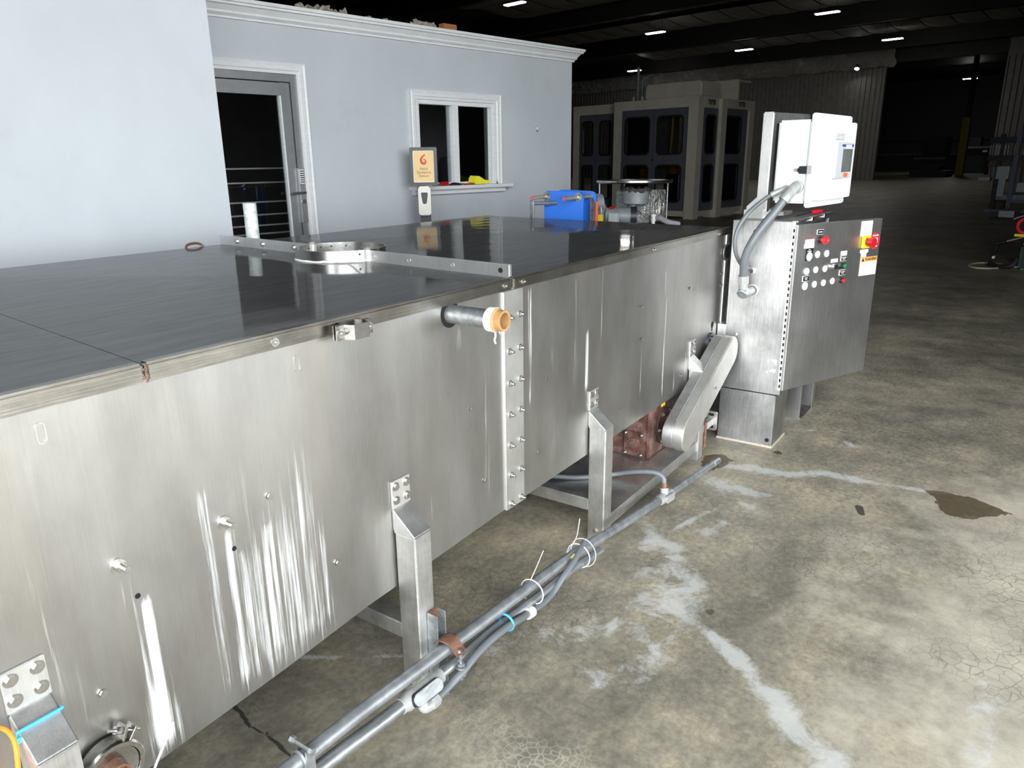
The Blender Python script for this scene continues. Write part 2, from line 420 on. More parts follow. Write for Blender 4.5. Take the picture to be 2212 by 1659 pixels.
def rect_like(loop, s0, s1, t0, t1):
    """points on a rectangle matching the order of a rounded loop"""
    k = len(loop) // 4; out = []
    cs = ((s1, t1), (s0, t1), (s0, t0), (s1, t0))
    for q in range(4):
        for i in range(k):
            out.append(cs[q])
    # spread duplicates a little along the corner to keep faces valid
    res = []
    for q in range(4):
        cx, cy = cs[q]; nx, ny = cs[(q + 1) % 4]; px, py = cs[q - 1]
        for i in range(k):
            f = (i - (k - 1) / 2) / (k - 1) * 0.3
            if f < 0: res.append((cx + (px - cx) * -f, cy + (py - cy) * -f))
            else: res.append((cx + (nx - cx) * f, cy + (ny - cy) * f))
    return res

ROOTLOC = {}
def loc_of(o): return ROOTLOC.get(o.name, Vector())
def finish_mesh(me, bm, smooth):
    bmesh.ops.recalc_face_normals(bm, faces=bm.faces)
    bm.to_mesh(me); bm.free()
    if smooth:
        me.polygons.foreach_set('use_smooth', [True] * len(me.polygons))
        me.set_sharp_from_angle(angle=math.radians(38))
def obj(name, bm, mat, parent=None, loc=None, smooth=True, bevel=0.0, label=None):
    if bevel:
        bmesh.ops.remove_doubles(bm, verts=bm.verts, dist=1e-6)
        es = [e for e in bm.edges if len(e.link_faces) == 2 and e.calc_face_angle(0) > 0.6]
        bmesh.ops.bevel(bm, geom=es, offset=bevel, segments=2, affect='EDGES', clamp_overlap=True)
    if parent is not None: off = loc_of(parent)
    else: off = Vector(loc) if loc is not None else Vector()
    if off.length: bmesh.ops.translate(bm, verts=bm.verts, vec=-off)
    me = bpy.data.meshes.new(name); finish_mesh(me, bm, smooth)
    if mat is not None: me.materials.append(mat)
    o = bpy.data.objects.new(name, me); COL.objects.link(o)
    if parent is not None: o.parent = parent; ROOTLOC[o.name] = off
    else: o.location = off; ROOTLOC[o.name] = off
    if label: o['label'] = label
    return o
def tag(o, label, cat, group=None, kind=None):
    o['label'] = label; o['category'] = cat
    if group: o['group'] = group
    if kind: o['kind'] = kind
    return o
def thing(name, label, cat, loc, group=None):
    o = bpy.data.objects.new(name, None); COL.objects.link(o); o.location = loc; o.empty_display_size = 0.1
    ROOTLOC[o.name] = Vector(loc)
    return tag(o, label, cat, group)
def struct(name, bm, mat, label=None, cat=None, smooth=False):
    o = obj(name, bm, mat, smooth=smooth); o['kind'] = 'structure'
    if label: o['label'] = label
    if cat: o['category'] = cat
    return o
def mesh_of(name, bm, mat, smooth=True):
    me = bpy.data.meshes.new(name); finish_mesh(me, bm, smooth); me.materials.append(mat); return me
def inst(name, me, parent, pos, rot=None):
    """a small piece sharing its mesh, placed at a world position under parent"""
    o = bpy.data.objects.new(name, me); COL.objects.link(o); o.parent = parent
    o.location = Vector(pos) - loc_of(parent)
    if rot is not None: o.rotation_euler = rot
    ROOTLOC[o.name] = loc_of(parent)
    return o
def copy_tree(root, loc):
    r = root.copy(); COL.objects.link(r); r.location = loc; ROOTLOC[r.name] = Vector(loc)
    for ch in root.children:
        c = ch.copy(); COL.objects.link(c); c.parent = r
        for g in ch.children:
            d = g.copy(); COL.objects.link(d); d.parent = c
    return r
def text(name, body, size, origin, right, up, mat, parent, align='CENTER', bold=0.0, depth=0.0006, sx=1.0, space=1.0):
    cu = bpy.data.curves.new(name, 'FONT'); cu.body = body; cu.size = size; cu.align_x = align; cu.align_y = 'CENTER'
    cu.extrude = depth; cu.offset = bold; cu.resolution_u = 3; cu.space_line = space
    to = bpy.data.objects.new(name + '_tmp', cu); COL.objects.link(to)
    dg = bpy.context.evaluated_depsgraph_get(); dg.update()
    me = bpy.data.meshes.new_from_object(to.evaluated_get(dg))
    bpy.data.objects.remove(to); bpy.data.curves.remove(cu)
    right = Vector(right).normalized(); up = Vector(up).normalized(); n = right.cross(up)
    M = Matrix.Identity(4)
    for i in range(3):
        M[i][0] = right[i] * sx; M[i][1] = up[i]; M[i][2] = n[i]; M[i][3] = Vector(origin)[i] - loc_of(parent)[i]
    me.transform(M); me.materials.clear(); me.materials.append(mat)
    o = bpy.data.objects.new(name, me); COL.objects.link(o); o.parent = parent; ROOTLOC[o.name] = loc_of(parent)
    return o
def hexbolt(name, r=0.011, h=0.008, washer=True, stud=0.0, mat=None):
    """hex head pointing along -Y with its washer"""
    bm = new()
    if washer: lathe(bm, (0, 0, 0), (0, -1, 0), [(0, 0), (0, r * 1.45), (r * 0.2, r * 1.45), (r * 0.2, 0)], 14)
    cyl(bm, (0, -r * 0.2, 0), (0, -r * 0.2 - h, 0), r, 6)
    if stud: cyl(bm, (0, -h, 0), (0, -h - stud, 0), r * 0.55, 10)
    return mesh_of(name, bm, mat or BOLT)
ROT_UP = (-math.pi / 2, 0, 0)       # turns a -Y bolt to point up
ROT_NX = (0, 0, -math.pi / 2)       # turns a -Y bolt to point along -X

# ------------------------------------------------------------------ floor
def seg_dist(px, py, pts):
    d = np.full(px.shape, 1e9)
    for (ax, ay), (bx, by) in zip(pts, pts[1:]):
        vx, vy = bx - ax, by - ay; l2 = vx * vx + vy * vy + 1e-12
        t = np.clip(((px - ax) * vx + (py - ay) * vy) / l2, 0, 1)
        d = np.minimum(d, np.hypot(px - ax - t * vx, py - ay - t * vy))
    return d
def in_poly(px, py, pts):
    r = np.zeros(px.shape, bool); n = len(pts)
    for i in range(n):
        x1, y1 = pts[i]; x2, y2 = pts[(i + 1) % n]
        c = ((y1 > py) != (y2 > py)) & (px < (x2 - x1) * (py - y1) / (y2 - y1 + 1e-12) + x1); r ^= c
    return r
def build_floor():
    x0, x1, y0, y1, st = 0.6, 5.2, -0.6, 2.2, 0.01
    xs = np.arange(x0, x1 + 1e-6, st); ys = np.arange(y0, y1 + 1e-6, st)
    nx, ny = len(xs), len(ys)
    gx, gy = np.meshgrid(xs, ys, indexing='ij'); px, py = gx.ravel(), gy.ravel()
    verts = np.column_stack([px, py, np.zeros_like(px)])
    idx = np.arange(nx * ny).reshape(nx, ny)
    q = np.stack([idx[:-1, :-1], idx[1:, :-1], idx[1:, 1:], idx[:-1, 1:]], -1).reshape(-1, 4)
    B = [(-30, -60), (120, -60), (120, 60), (-30, 60)]
    ov = np.array([[a, b, 0] for a, b in B]); base = len(verts)
    xe, ye = xs[-1], ys[-1]
    c = [idx[0, 0], idx[-1, 0], idx[-1, -1], idx[0, -1]]
    faces = q.tolist()
    edge = [list(idx[:, 0]), list(idx[-1, :]), list(idx[::-1, -1]), list(idx[0, ::-1])]
    for k in range(4):
        faces.append([base + k, base + (k + 1) % 4] + [int(v) for v in edge[k][::-1]])
    verts = np.vstack([verts, ov])
    me = bpy.data.meshes.new('floor'); me.from_pydata(verts.tolist(), [], faces); me.update()
    px, py = verts[:, 0], verts[:, 1]
    pale = np.clip((0.75 - py - 0.12 * np.abs(px - 2.6)) / 0.9, 0, 1) * np.clip((4.9 - px) / 0.9, 0, 1)  # worn zone that also paints the daylight glare into the floor colour
    white = np.zeros(len(px)); wet = np.zeros(len(px)); dark = np.zeros(len(px))
    def line(pts, w, s, a=None):
        nonlocal white
        white = np.maximum(white, s * np.clip(1.25 - seg_dist(px, py, pts) / w, 0, 1))
    line([(3.75, 1.22), (3.81, 1.06), (3.83, 0.864), (3.95, 0.713), (3.95, 0.546)], 0.055, 0.9)
    line([(3.95, 0.546), (3.971, 0.374), (4.0, 0.2), (4.03, 0.1)], 0.03, 0.75)
    line([(3.76, 0.06), (3.86, -0.08), (3.92, -0.14)], 0.02, 0.5)
    line([(2.83, 1.215), (2.77, 1.08), (2.6, 0.926), (2.47, 0.82), (2.31, 0.81)], 0.06, 0.62)
    line([(2.47, 0.86), (2.35, 0.84), (2.3, 0.8)], 0.085, 0.7)
    line([(2.31, 0.81), (2.25, 0.70), (2.165, 0.577), (2.07, 0.472)], 0.035, 0.8)
    line([(2.07, 0.472), (2.01, 0.412), (1.92, 0.308), (1.88, 0.22)], 0.06, 0.85)
    line([(3.55, 1.155), (3.45, 1.08)], 0.07, 0.75); line([(3.52, 1.02), (3.5, 0.9)], 0.06, 0.8); line([(3.35, 0.95), (3.3, 0.87)], 0.03, 0.6)
    line([(3.29, 1.03), (2.92, 1.13)], 0.018, 0.62)
    line([(2.95, 1.0), (3.1, 0.95)], 0.05, 0.6); line([(2.62, 1.03), (2.55, 0.99)], 0.05, 0.75)
    line([(2.45, 1.0), (2.32, 0.98), (2.2, 0.95)], 0.11, 0.55)
    line([(2.14, 0.93), (2.08, 0.87)], 0.05, 0.7)
    line([(2.31, 0.8), (2.185, 0.922), (2.074, 1.09), (1.76, 1.32)], 0.06, 0.45)
    line([(1.76, 1.30), (1.584, 1.505), (1.33, 1.88)], 0.01, 0.65)
    line([(2.9, 1.25), (2.7, 1.15)], 0.07, 0.55)
    line([(2.304, 0.793), (2.016, 0.845), (1.82, 0.92)], 0.07, 0.42)
    line([(4.584, 0.93), (4.6, 0.92)], 0.03, 0.9)
    line([(2.5, -0.1), (2.2, -0.12), (2.0, -0.1)], 0.05, 0.5)
    line([(4.5, 0.75), (4.45, 0.65)], 0.03, 0.45)
    wp = [(4.007, 0.237), (4.036, 0.151), (4.031, 0.031), (3.974, -0.069), (3.933, -0.139), (3.863, -0.092), (3.753, 0.05), (3.76, 0.126), (3.875, 0.176)]
    for poly in (wp, [(3.834, 1.345), (3.924, 1.255), (3.86, 1.166), (3.75, 1.18), (3.628, 1.228), (3.699, 1.294)],
                 [(2.42, 0.77), (2.40, 0.735), (2.365, 0.75), (2.38, 0.79)], [(4.15, 1.0), (4.12, 0.97), (4.08, 0.99), (4.12, 1.02)]):
        s = np.where(in_poly(px, py, poly), 1, -1) * seg_dist(px, py, poly + poly[:1])
        wet = np.maximum(wet, np.clip(0.5 + s / 0.06, 0, 1))
    for pts, w in (([(3.62, 0.475), (3.55, 0.45)], 0.022), ([(1.097, 1.9), (1.085, 1.82), (1.078, 1.776), (1.055, 1.70), (1.066, 1.64), (1.05, 1.523), (1.058, 1.40)], 0.007)):
        dark = np.maximum(dark, np.clip(1.3 - seg_dist(px, py, pts) / w, 0, 1))
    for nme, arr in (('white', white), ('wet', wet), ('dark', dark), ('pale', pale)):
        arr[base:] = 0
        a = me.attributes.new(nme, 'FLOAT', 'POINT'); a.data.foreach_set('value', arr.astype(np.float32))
    me.materials.append(FLOORM)
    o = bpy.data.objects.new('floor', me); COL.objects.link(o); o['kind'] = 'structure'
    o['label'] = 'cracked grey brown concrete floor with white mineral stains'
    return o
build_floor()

# ------------------------------------------------------------------ building shell
mB = lambda u, v, z: UV(u, v, z)
U_BACK = 56.15
def ceil_z(v): return 8.75 - 0.02 * abs(v - 14.0)
ceil = struct('ceiling', box(new(), -2.8, 120, -40, 60, 9.35, 9.6, mB), BEAM, 'dark metal roof of the warehouse')
# rafters and the sagging insulation panels between the purlins, as pieces of the ceiling
for u in (2, 14, 25, 33.0, 44, 55.0):
    bm = new()
    box(bm, u - 0.16, u + 0.16, -40, 14, 8.35, 9.35, mB); box(bm, u - 0.16, u + 0.16, 14, 60, 8.35, 9.35, mB)
    obj('rafter', bm, BEAM, ceil, smooth=False)
def sag_panel(du, dv):
    bm = new(); n = 6
    g = [[bm.verts.new(UV(du * i / n, dv * j / n, -0.28 * math.sin(math.pi * i / n) * (0.6 + 0.4 * math.sin(math.pi * j / n)) + random.uniform(-0.012, 0.012))) for j in range(n + 1)] for i in range(n + 1)]
    for i in range(n):
        for j in range(n): bm.faces.new((g[i][j], g[i + 1][j], g[i + 1][j + 1], g[i][j + 1]))
    return mesh_of('insulation_panel', bm, CEIL)
sp = sag_panel(3.7, 1.55)
spans = [2, 14, 25, 33.0, 44, 55.0]
cnt = 0
for ua, ub in zip(spans[1:], spans[2:]):
    k = int((ub - ua) // 3.7)
    for i in range(k):
        for j in range(20):
            v = 3 + j * 1.62
            if v > 6 + ub * 0.72 or v < -2 + ua * 0.15: continue
            if cnt >= 290: continue
            inst('insulation_panel', sp, ceil, UV(ua + 0.3 + i * ((ub - ua - 0.6) / k), v, 9.12)); cnt += 1
# corrugated far wall, built of separate sheets
def corr_sheet(w, h, mat):
    prof = []; n = 3; p = w / n
    for i in range(n):
        a = i * p
        prof += [(a, 0), (a + p * 0.55, 0), (a + p * 0.65, 0.07), (a + p * 0.9, 0.07)]
    prof.append((w, 0))
    bm = new()
    A = [bm.verts.new(WN * s - WU * d) for s, d in prof]; B = [bm.verts.new(WN * s - WU * d + V(0, 0, h)) for s, d in prof]
    for i in range(len(prof) - 1): bm.faces.new((A[i], A[i + 1], B[i + 1], B[i]))
    return mesh_of('wall_sheet', bm, mat, False)
back = struct('wall_back', box(new(), U_BACK + 0.05, U_BACK + 0.3, 19.6, 58, 0, 7.42, mB), CORR, 'grey corrugated steel partition at the far end of the hall')
cs = corr_sheet(1.0, 7.4, CORR)
for i in range(29): inst('wall_sheet', cs, back, UV(U_BACK, 19.6 + i * 1.0, 0))
bm = new()
pv = [19.0 + i * 0.3 for i in range(105)]
rows = []
for r, z in enumerate((7.35, 7.55, 7.75, 7.95, 8.15, 8.35, 8.55, 9.3)):
    rows.append([bm.verts.new(UV(U_BACK - 0.12 - random.uniform(0, 0.3), v + random.uniform(-0.08, 0.08), z + random.uniform(-0.07, 0.07))) for v in pv])
for a, b in zip(rows, rows[1:]):
    for i in range(len(pv) - 1): bm.faces.new((a[i], a[i + 1], b[i + 1], b[i]))
fo = obj('foil_insulation', bm, FOIL, back, smooth=False); fo['label'] = 'crumpled silver foil insulation above the corrugated wall'
back2 = struct('wall_back_right', box(new(), U_BACK + 0.05, U_BACK + 0.3, -38, 12.6, 0, 9.45, mB), CORR, 'corrugated steel wall to the right of the far opening')
for i in range(8): inst('wall_sheet', cs, back2, UV(U_BACK, 12.6 - 1.0 * (i + 1), 0))
struct('wall_far_header', box(new(), U_BACK, U_BACK + 0.3, 12.6, 19.6, 7.6, 9.45, mB), BEAM, 'dark header above the far opening')
ann = struct('wall_far_annex', box(new(), 92, 92.3, -5, 60, 0, 9.45, mB), plain('far_annex_wall', (0.06, 0.07, 0.065), 0.6), 'dark end wall of the hall beyond the opening')
bm = new(); box(bm, 91.8, 92, 10, 40, 3.0, 3.25, mB); obj('girt', bm, BEAM, ann, smooth=False)
bm = new(); box(bm, 91.8, 92, 10, 40, 1.7, 1.85, mB); obj('girt', bm, plain('pale_girt', (0.2, 0.19, 0.17), 0.6), ann, smooth=False)
struct('wall_left', box(new(), -2.8, 120, 60, 60.3, 0, 9.4, mB), BEAM, 'dark side wall of the hall')
bm = new()
for a_, b_, c_, d_ in ((-2.8, SIDE_U0, 0, 9.4), (SIDE_U0, SIDE_U1, SIDE_H, 9.4), (SIDE_U1, 120, 0, 9.4)): box(bm, a_, b_, SIDE_V - 0.2, SIDE_V, c_, d_, mB)
struct('wall_right', bm, plain('side_wall_steel', (0.2, 0.2, 0.19), 0.6), 'grey side wall of the hall with an open overhead door')
bm = new()
box(bm, FRONT_U - 0.2, FRONT_U, OPEN_V1, 60, 0, 9.4, mB); box(bm, FRONT_U - 0.2, FRONT_U, SIDE_V, OPEN_V0, 0, 9.4, mB); box(bm, FRONT_U - 0.2, FRONT_U, OPEN_V0, OPEN_V1, OPEN_H, 9.4, mB)
struct('wall_front', bm, CORR, 'wall with the open overhead door')

# ------------------------------------------------------------------ office
WV = 5.977
def m_wall(u, z, d): return UV(u, WV - d, z)          # d stands proud of the office wall
DU0, DU1, DZ1 = 2.55, 3.515, 2.33                     # door opening
WU0, WU1, WZ0, WZ1 = 4.79, 5.84, 1.385, 2.2           # window opening
bm = new()
for a, b, z0, z1 in ((1.9, DU0, 0, 2.72), (DU0, DU1, DZ1, 2.72), (DU1, WU0, 0, 2.72), (WU0, WU1, 0, WZ0), (WU0, WU1, WZ1, 2.72), (WU1, 7.12, 0, 2.72)):
    box(bm, a, b, WV, WV + 0.14, z0, z1, mB)
struct('wall_office', bm, PAINT, 'blue grey painted office wall with a door and a window', smooth=False)
bm = new(); box(bm, 6.98, 7.12, WV + 0.14, 12, 0, 2.72, mB); struct('wall_office_end', bm, PAINT)
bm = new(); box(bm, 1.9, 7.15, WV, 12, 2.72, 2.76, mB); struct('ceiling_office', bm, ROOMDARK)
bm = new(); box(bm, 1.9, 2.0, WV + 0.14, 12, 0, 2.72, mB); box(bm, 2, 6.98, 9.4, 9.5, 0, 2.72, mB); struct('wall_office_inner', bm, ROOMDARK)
bm = new(); box(bm, FRONT_U, 2.17, 4.6, 8, 0, 4.2, mB); struct('wall_block', bm, PAINT, 'pale blue grey wall block standing forward of the office wall')
# crown moulding: stepped profile swept along the wall
def profile_sweep(bm, prof, path):
    """prof: (d, z); path: function (d, z, k) for its stations"""
    n = len(prof); rings = [[bm.verts.new(path(d, z, k)) for d, z in prof] for k in (0, 1)]
    for i in range(n):
        j = (i + 1) % n; bm.faces.new((rings[0][i], rings[0][j], rings[1][j], rings[1][i]))
    bm.faces.new(rings[0][::-1]); bm.faces.new(rings[1])
    return bm
crown = [(0, 2.70), (0.02, 2.70), (0.02, 2.715), (0.045, 2.735), (0.045, 2.75), (0.075, 2.785), (0.095, 2.79), (0.095, 2.805), (0.11, 2.81), (0.11, 2.835), (0, 2.835)]
bm = new(); profile_sweep(bm, crown, lambda d, z, k: m_wall((1.95, 7.12 + d)[k], z, d))
profile_sweep(bm, crown, lambda d, z, k: UV(7.12 + d, (WV - d, 12)[k], z))
struct('trim_1', bm, TRIM, 'white crown moulding along the top of the office wall')
# casings
case = [(0.0, 0.0), (0.0, 0.022), (0.02, 0.022), (0.03, 0.03), (0.06, 0.03), (0.068, 0.022), (0.085, 0.03), (0.085, 0.0)]   # (across, proud)
def casing(u0, u1, z0, z1, sides):
    bm = new()
    if 'L' in sides: profile_sweep(bm, case, lambda a, d, k: m_wall(u0 - a, (z0, z1 + a)[k], d))
    if 'R' in sides: profile_sweep(bm, case, lambda a, d, k: m_wall(u1 + a, (z0, z1 + a)[k], d))
    if 'T' in sides: profile_sweep(bm, case, lambda a, d, k: m_wall((u0 - a, u1 + a)[k], z1 + a, d))
    if 'B' in sides: profile_sweep(bm, case, lambda a, d, k: m_wall((u0 - a, u1 + a)[k], z0 - a, d))
    return bm
door = struct('door_1', casing(DU0, DU1, 0, DZ1, 'LRT'), TRIM, 'glass office door in a white cased frame')
def bxw(u0, u1, z0, z1, d0, d1, bm=None):
    return box(bm if bm is not None else new(), u0, u1, z0, z1, d0, d1, m_wall)
bm = new(); bxw(DU1 - 0.05, DU1, 0, DZ1, -0.12, 0.005, bm); bxw(DU0, DU0 + 0.05, 0, DZ1, -0.12, 0.005, bm); bxw(DU0 + 0.05, DU1 - 0.05, DZ1 - 0.06, DZ1, -0.12, 0.005, bm)
obj('door_frame', bm, ALU, door, smooth=False, bevel=0.003)
bm = new(); a, b, t = DU0 + 0.055, DU1 - 0.055, DZ1 - 0.068
bxw(b - 0.085, b, 0.02, t, -0.055, -0.01, bm); bxw(a, a + 0.085, 0.02, t, -0.055, -0.01, bm); bxw(a + 0.085, b - 0.085, t - 0.1, t, -0.055, -0.01, bm); bxw(a + 0.085, b - 0.085, 0.02, 0.27, -0.055, -0.01, bm)
leaf = obj('door_leaf', bm, ALU, door, smooth=False, bevel=0.003)
obj('glazing_bead', bxw(b - 0.1, b - 0.086, 0.27, t - 0.1, -0.05, -0.006), TRIM, leaf, smooth=False)
obj('pane', bxw(a + 0.085, b - 0.085, 0.27, t - 0.1, -0.036, -0.03), GLASS, leaf, smooth=False)
kp = obj('keypad_lock', bxw(3.455, 3.51, 1.12, 1.58, -0.01, 0.025), plain('satin_lock_case', (0.45, 0.46, 0.47), 0.35, 0.7), leaf, smooth=False, bevel=0.004)
obj('keypad_plate', bxw(3.462, 3.503, 1.45, 1.57, 0.025, 0.03), TRIM, kp, smooth=False)
kb = mesh_of('key', bxw(-0.008, 0.008, -0.004, 0.004, 0, 0.003), BLACK, False)
for v in kb.vertices: v.co -= UV(0, WV, 0)
for r in range(6):
    for c in range(2): inst('key', kb, kp, m_wall(3.474 + c * 0.018, 1.465 + r * 0.018, 0.03))
bm = new(); cyl(bm, m_wall(3.485, 1.375, 0.02), m_wall(3.485, 1.375, 0.06), 0.012); tube(bm, [m_wall(3.49, 1.375, 0.055), m_wall(3.42, 1.375, 0.058), m_wall(3.36, 1.37, 0.055)], 0.011, 10)
obj('lever_handle', bm, SLAT, leaf)
cylm = new(); cyl(cylm, m_wall(3.483, 1.30, 0.02), m_wall(3.483, 1.30, 0.03), 0.02); obj('lock_cylinder', cylm, SLAT, leaf)
# window
win = struct('window_1', casing(WU0, WU1, WZ0, WZ1, 'LRT'), TRIM, 'two pane office window with white frame and deep sill')
bm = new(); f = 0.04
bxw(WU0, WU0 + f, WZ0, WZ1, -0.1, 0.0, bm); bxw(WU1 - f, WU1, WZ0, WZ1, -0.1, 0.0, bm); bxw(WU0 + f, WU1 - f, WZ1 - f, WZ1, -0.1, 0.0, bm); bxw(WU0 + f, WU1 - f, WZ0, WZ0 + 0.03, -0.1, 0.0, bm)
obj('window_frame', bm, TRIM, win, smooth=False, bevel=0.003)
obj('mullion', bxw(5.27, 5.345, WZ0 + 0.03, WZ1 - f, -0.08, -0.005), TRIM, win, smooth=False, bevel=0.004)
obj('pane', bxw(WU0 + f, 5.27, WZ0 + 0.03, WZ1 - f, -0.06, -0.055), GLASS, win, smooth=False)
obj('pane', bxw(5.345, WU1 - f, WZ0 + 0.03, WZ1 - f, -0.06, -0.055), GLASS, win, smooth=False)
obj('sill_board', bxw(4.66, 6.0, 1.352, 1.385, -0.02, 0.13), TRIM, win, smooth=False, bevel=0.004)
obj('sill_apron', bxw(4.69, 5.95, 1.305, 1.352, 0.0, 0.06), TRIM, win, smooth=False, bevel=0.004)
# what shows behind the glass; the slatted bars are added to imitate door reflections
def uvbox(u0, u1, v0, v1, z0, z1, bm=None): return box(bm if bm is not None else new(), u0, u1, v0, v1, z0, z1, mB)
rk = thing('reflection_bars', 'added horizontal bars imitating bright reflected lines in the door glass', 'reflection bars', UV(3.3, 7.0, 0))
for u_ in (2.9, 4.1): obj('upright', uvbox(u_, u_ + 0.04, 6.9, 6.94, 0, 1.8), CHARCOAL, rk, smooth=False)
bar = mesh_of('bar', box(new(), 0, 1.2, 0, 0.03, 0, 0.014, mB), TRIM, False)
for z in (1.57, 1.44, 1.26, 1.14, 1.04, 0.96, 0.88, 0.82, 0.79, 0.76, 0.73): inst('bar', bar, rk, UV(2.92, 6.87, z))
dk = thing('office_desk', 'pale desk with equipment seen through the window panes', 'desk', UV(6.4, 7.3, 0))
obj('desk_top', uvbox(5.8, 6.95, 7.0, 7.6, 1.40, 1.44), plain('desk_laminate', (0.4, 0.4, 0.38), 0.5), dk, smooth=False)
for x, y in ((5.85, 7.05), (6.9, 7.05), (5.85, 7.55), (6.9, 7.55)): obj('leg', uvbox(x - 0.02, x + 0.02, y - 0.02, y + 0.02, 0, 1.40), CHARCOAL, dk, smooth=False)
mi = thing('bench_microscope', 'grey bench instrument standing on the desk behind the window', 'instrument', UV(6.6, 7.2, 1.44))
obj('base', uvbox(6.5, 6.72, 7.1, 7.3, 1.44, 1.48), GREYPL, mi, smooth=False, bevel=0.006)
bm = new(); tube(bm, [UV(6.68, 7.25, 1.48), UV(6.7, 7.25, 1.63), UV(6.62, 7.2, 1.76), UV(6.52, 7.18, 1.74)], 0.03, 10, 4); obj('arm', bm, GREYPL, mi)
bm = new(); cyl(bm, UV(6.53, 7.18, 1.58), UV(6.53, 7.18, 1.82), 0.03); obj('barrel', bm, TRIM, mi)
bm = new(); lathe(bm, UV(6.83, 7.15, 1.44), (0, 0, 1), [(0, 0), (0, 0.045), (0.22, 0.045), (0.27, 0.02), (0.32, 0.02), (0.32, 0)], 16)
tag(obj('spray_bottle', bm, plain('teal_bottle', (0.12, 0.25, 0.3), 0.35), loc=UV(6.83, 7.15, 1.44)), 'bluish bottle on the desk at the edge of the right window pane', 'bottle')
oc = thing('office_chair', 'dark office chair back seen in the left window pane', 'chair', UV(6.05, 6.75, 0))
bm = new(); prism(bm, rrect(5.7, 6.1, 1.1, 1.68, 0.1), lambda s, t, d: UV(s, d, t), 6.7, 6.76); obj('backrest', bm, CHARCOAL, oc, bevel=0.01)
bm = new(); box(bm, 5.65, 6.15, 6.35, 6.75, 0.9, 0.98, mB); obj('seat', bm, CHARCOAL, oc, smooth=False, bevel=0.02)
bm = new(); cyl(bm, UV(5.9, 6.55, 0.06), UV(5.9, 6.55, 0.9), 0.03); obj('column', bm, SLAT, oc)
for k in range(5):
    a_ = math.radians(72 * k); bm = new(); tube(bm, [UV(5.9, 6.55, 0.1), UV(5.9 + 0.28 * math.cos(a_), 6.55 + 0.28 * math.sin(a_), 0.03)], 0.025, 8); obj('foot', bm, CHARCOAL, oc)

# things on the sill
def sill_pt(u, d, z=1.385): return m_wall(u, z, d)
bm = new()
prof = [(0, 0), (0.16, 0), (0.2, 0.012), (0.2, 0.03), (0.13, 0.05), (0.05, 0.075), (0.01, 0.078), (-0.015, 0.06), (-0.02, 0.025)]
prism(bm, prof, lambda s, t, d: m_wall(5.46 + s, 1.386 + t + 0.012 * math.sin(s * 40 + d * 60), d), 0.012, 0.11)
bmesh.ops.subdivide_edges(bm, edges=bm.edges, cuts=2)
for v in bm.verts: v.co += V(random.uniform(-1, 1), random.uniform(-1, 1), random.uniform(0, 1)) * 0.002
tag(obj('folded_cloth', bm, CLOTH_Y, loc=sill_pt(5.5, 0.06)), 'bright yellow folded cloth lying on the window sill', 'cloth')
bm = new(); prism(bm, rrect(5.03, 5.13, 1.388, 1.425, 0.012), lambda s, t, d: m_wall(s, t, d), 0.03, 0.06)
bm2 = bm
pc = thing('clamp_tool', 'dark red clamp tool on the sill beside the sign', 'tool', sill_pt(5.06, 0.05))
obj('grip', bm, DARKRED, pc, bevel=0.003)
bm = new(); cyl(bm, m_wall(4.95, 1.396, 0.06), m_wall(5.06, 1.4, 0.045), 0.008); cyl(bm, m_wall(4.95, 1.396, 0.075), m_wall(4.95, 1.396, 0.03), 0.007); obj('screw_bar', bm, SLAT, pc)
bm = new(); tube(bm, [m_wall(5.14, 1.392, 0.05), m_wall(5.2, 1.4, 0.045), m_wall(5.26, 1.394, 0.06), m_wall(5.31, 1.391, 0.05)], lambda t: 0.007 + 0.008 * math.sin(math.pi * t), 8, 4)
tag(obj('utility_knife', bm, BLACK, loc=sill_pt(5.2, 0.05)), 'slim black knife lying on the window sill', 'knife')
pl_ = thing('pliers', 'dark red handled pliers next to the yellow cloth', 'pliers', sill_pt(5.38, 0.06))
for k in (0, 1):
    bm = new(); tube(bm, [m_wall(5.32, 1.392, 0.05 + 0.012 * k), m_wall(5.38, 1.393, 0.045 + 0.03 * k), m_wall(5.46, 1.393, 0.04 + 0.035 * k)], 0.007, 8, 4); obj('handle', bm, DARKRED, pl_)
bm = new(); cyl(bm, m_wall(5.30, 1.393, 0.055), m_wall(5.33, 1.393, 0.056), 0.009, r2=0.012); obj('jaw', bm, SLAT, pl_)
bm = new(); lathe(bm, m_wall(5.84, 1.386, 0.04), (0, 0, 1), [(0, 0), (0, 0.012), (0.008, 0.012), (0.012, 0.004), (0.04, 0.002), (0.04, 0)], 12)
tag(obj('push_pin', bm, BLACK, loc=m_wall(5.84, 1.386, 0.04)), 'tiny black spike standing at the end of the sill', 'spike')

# hook on the wall
bm = new(); tube(bm, [m_wall(6.5, 1.98, 0.0), m_wall(6.5, 1.98, 0.015), m_wall(6.505, 1.95, 0.02), m_wall(6.5, 1.93, 0.03), m_wall(6.49, 1.945, 0.035)], 0.004, 8, 4)
tag(obj('wall_hook', bm, SLAT, loc=m_wall(6.5, 1.95, 0)), 'small metal hook on the blue grey wall', 'hook')

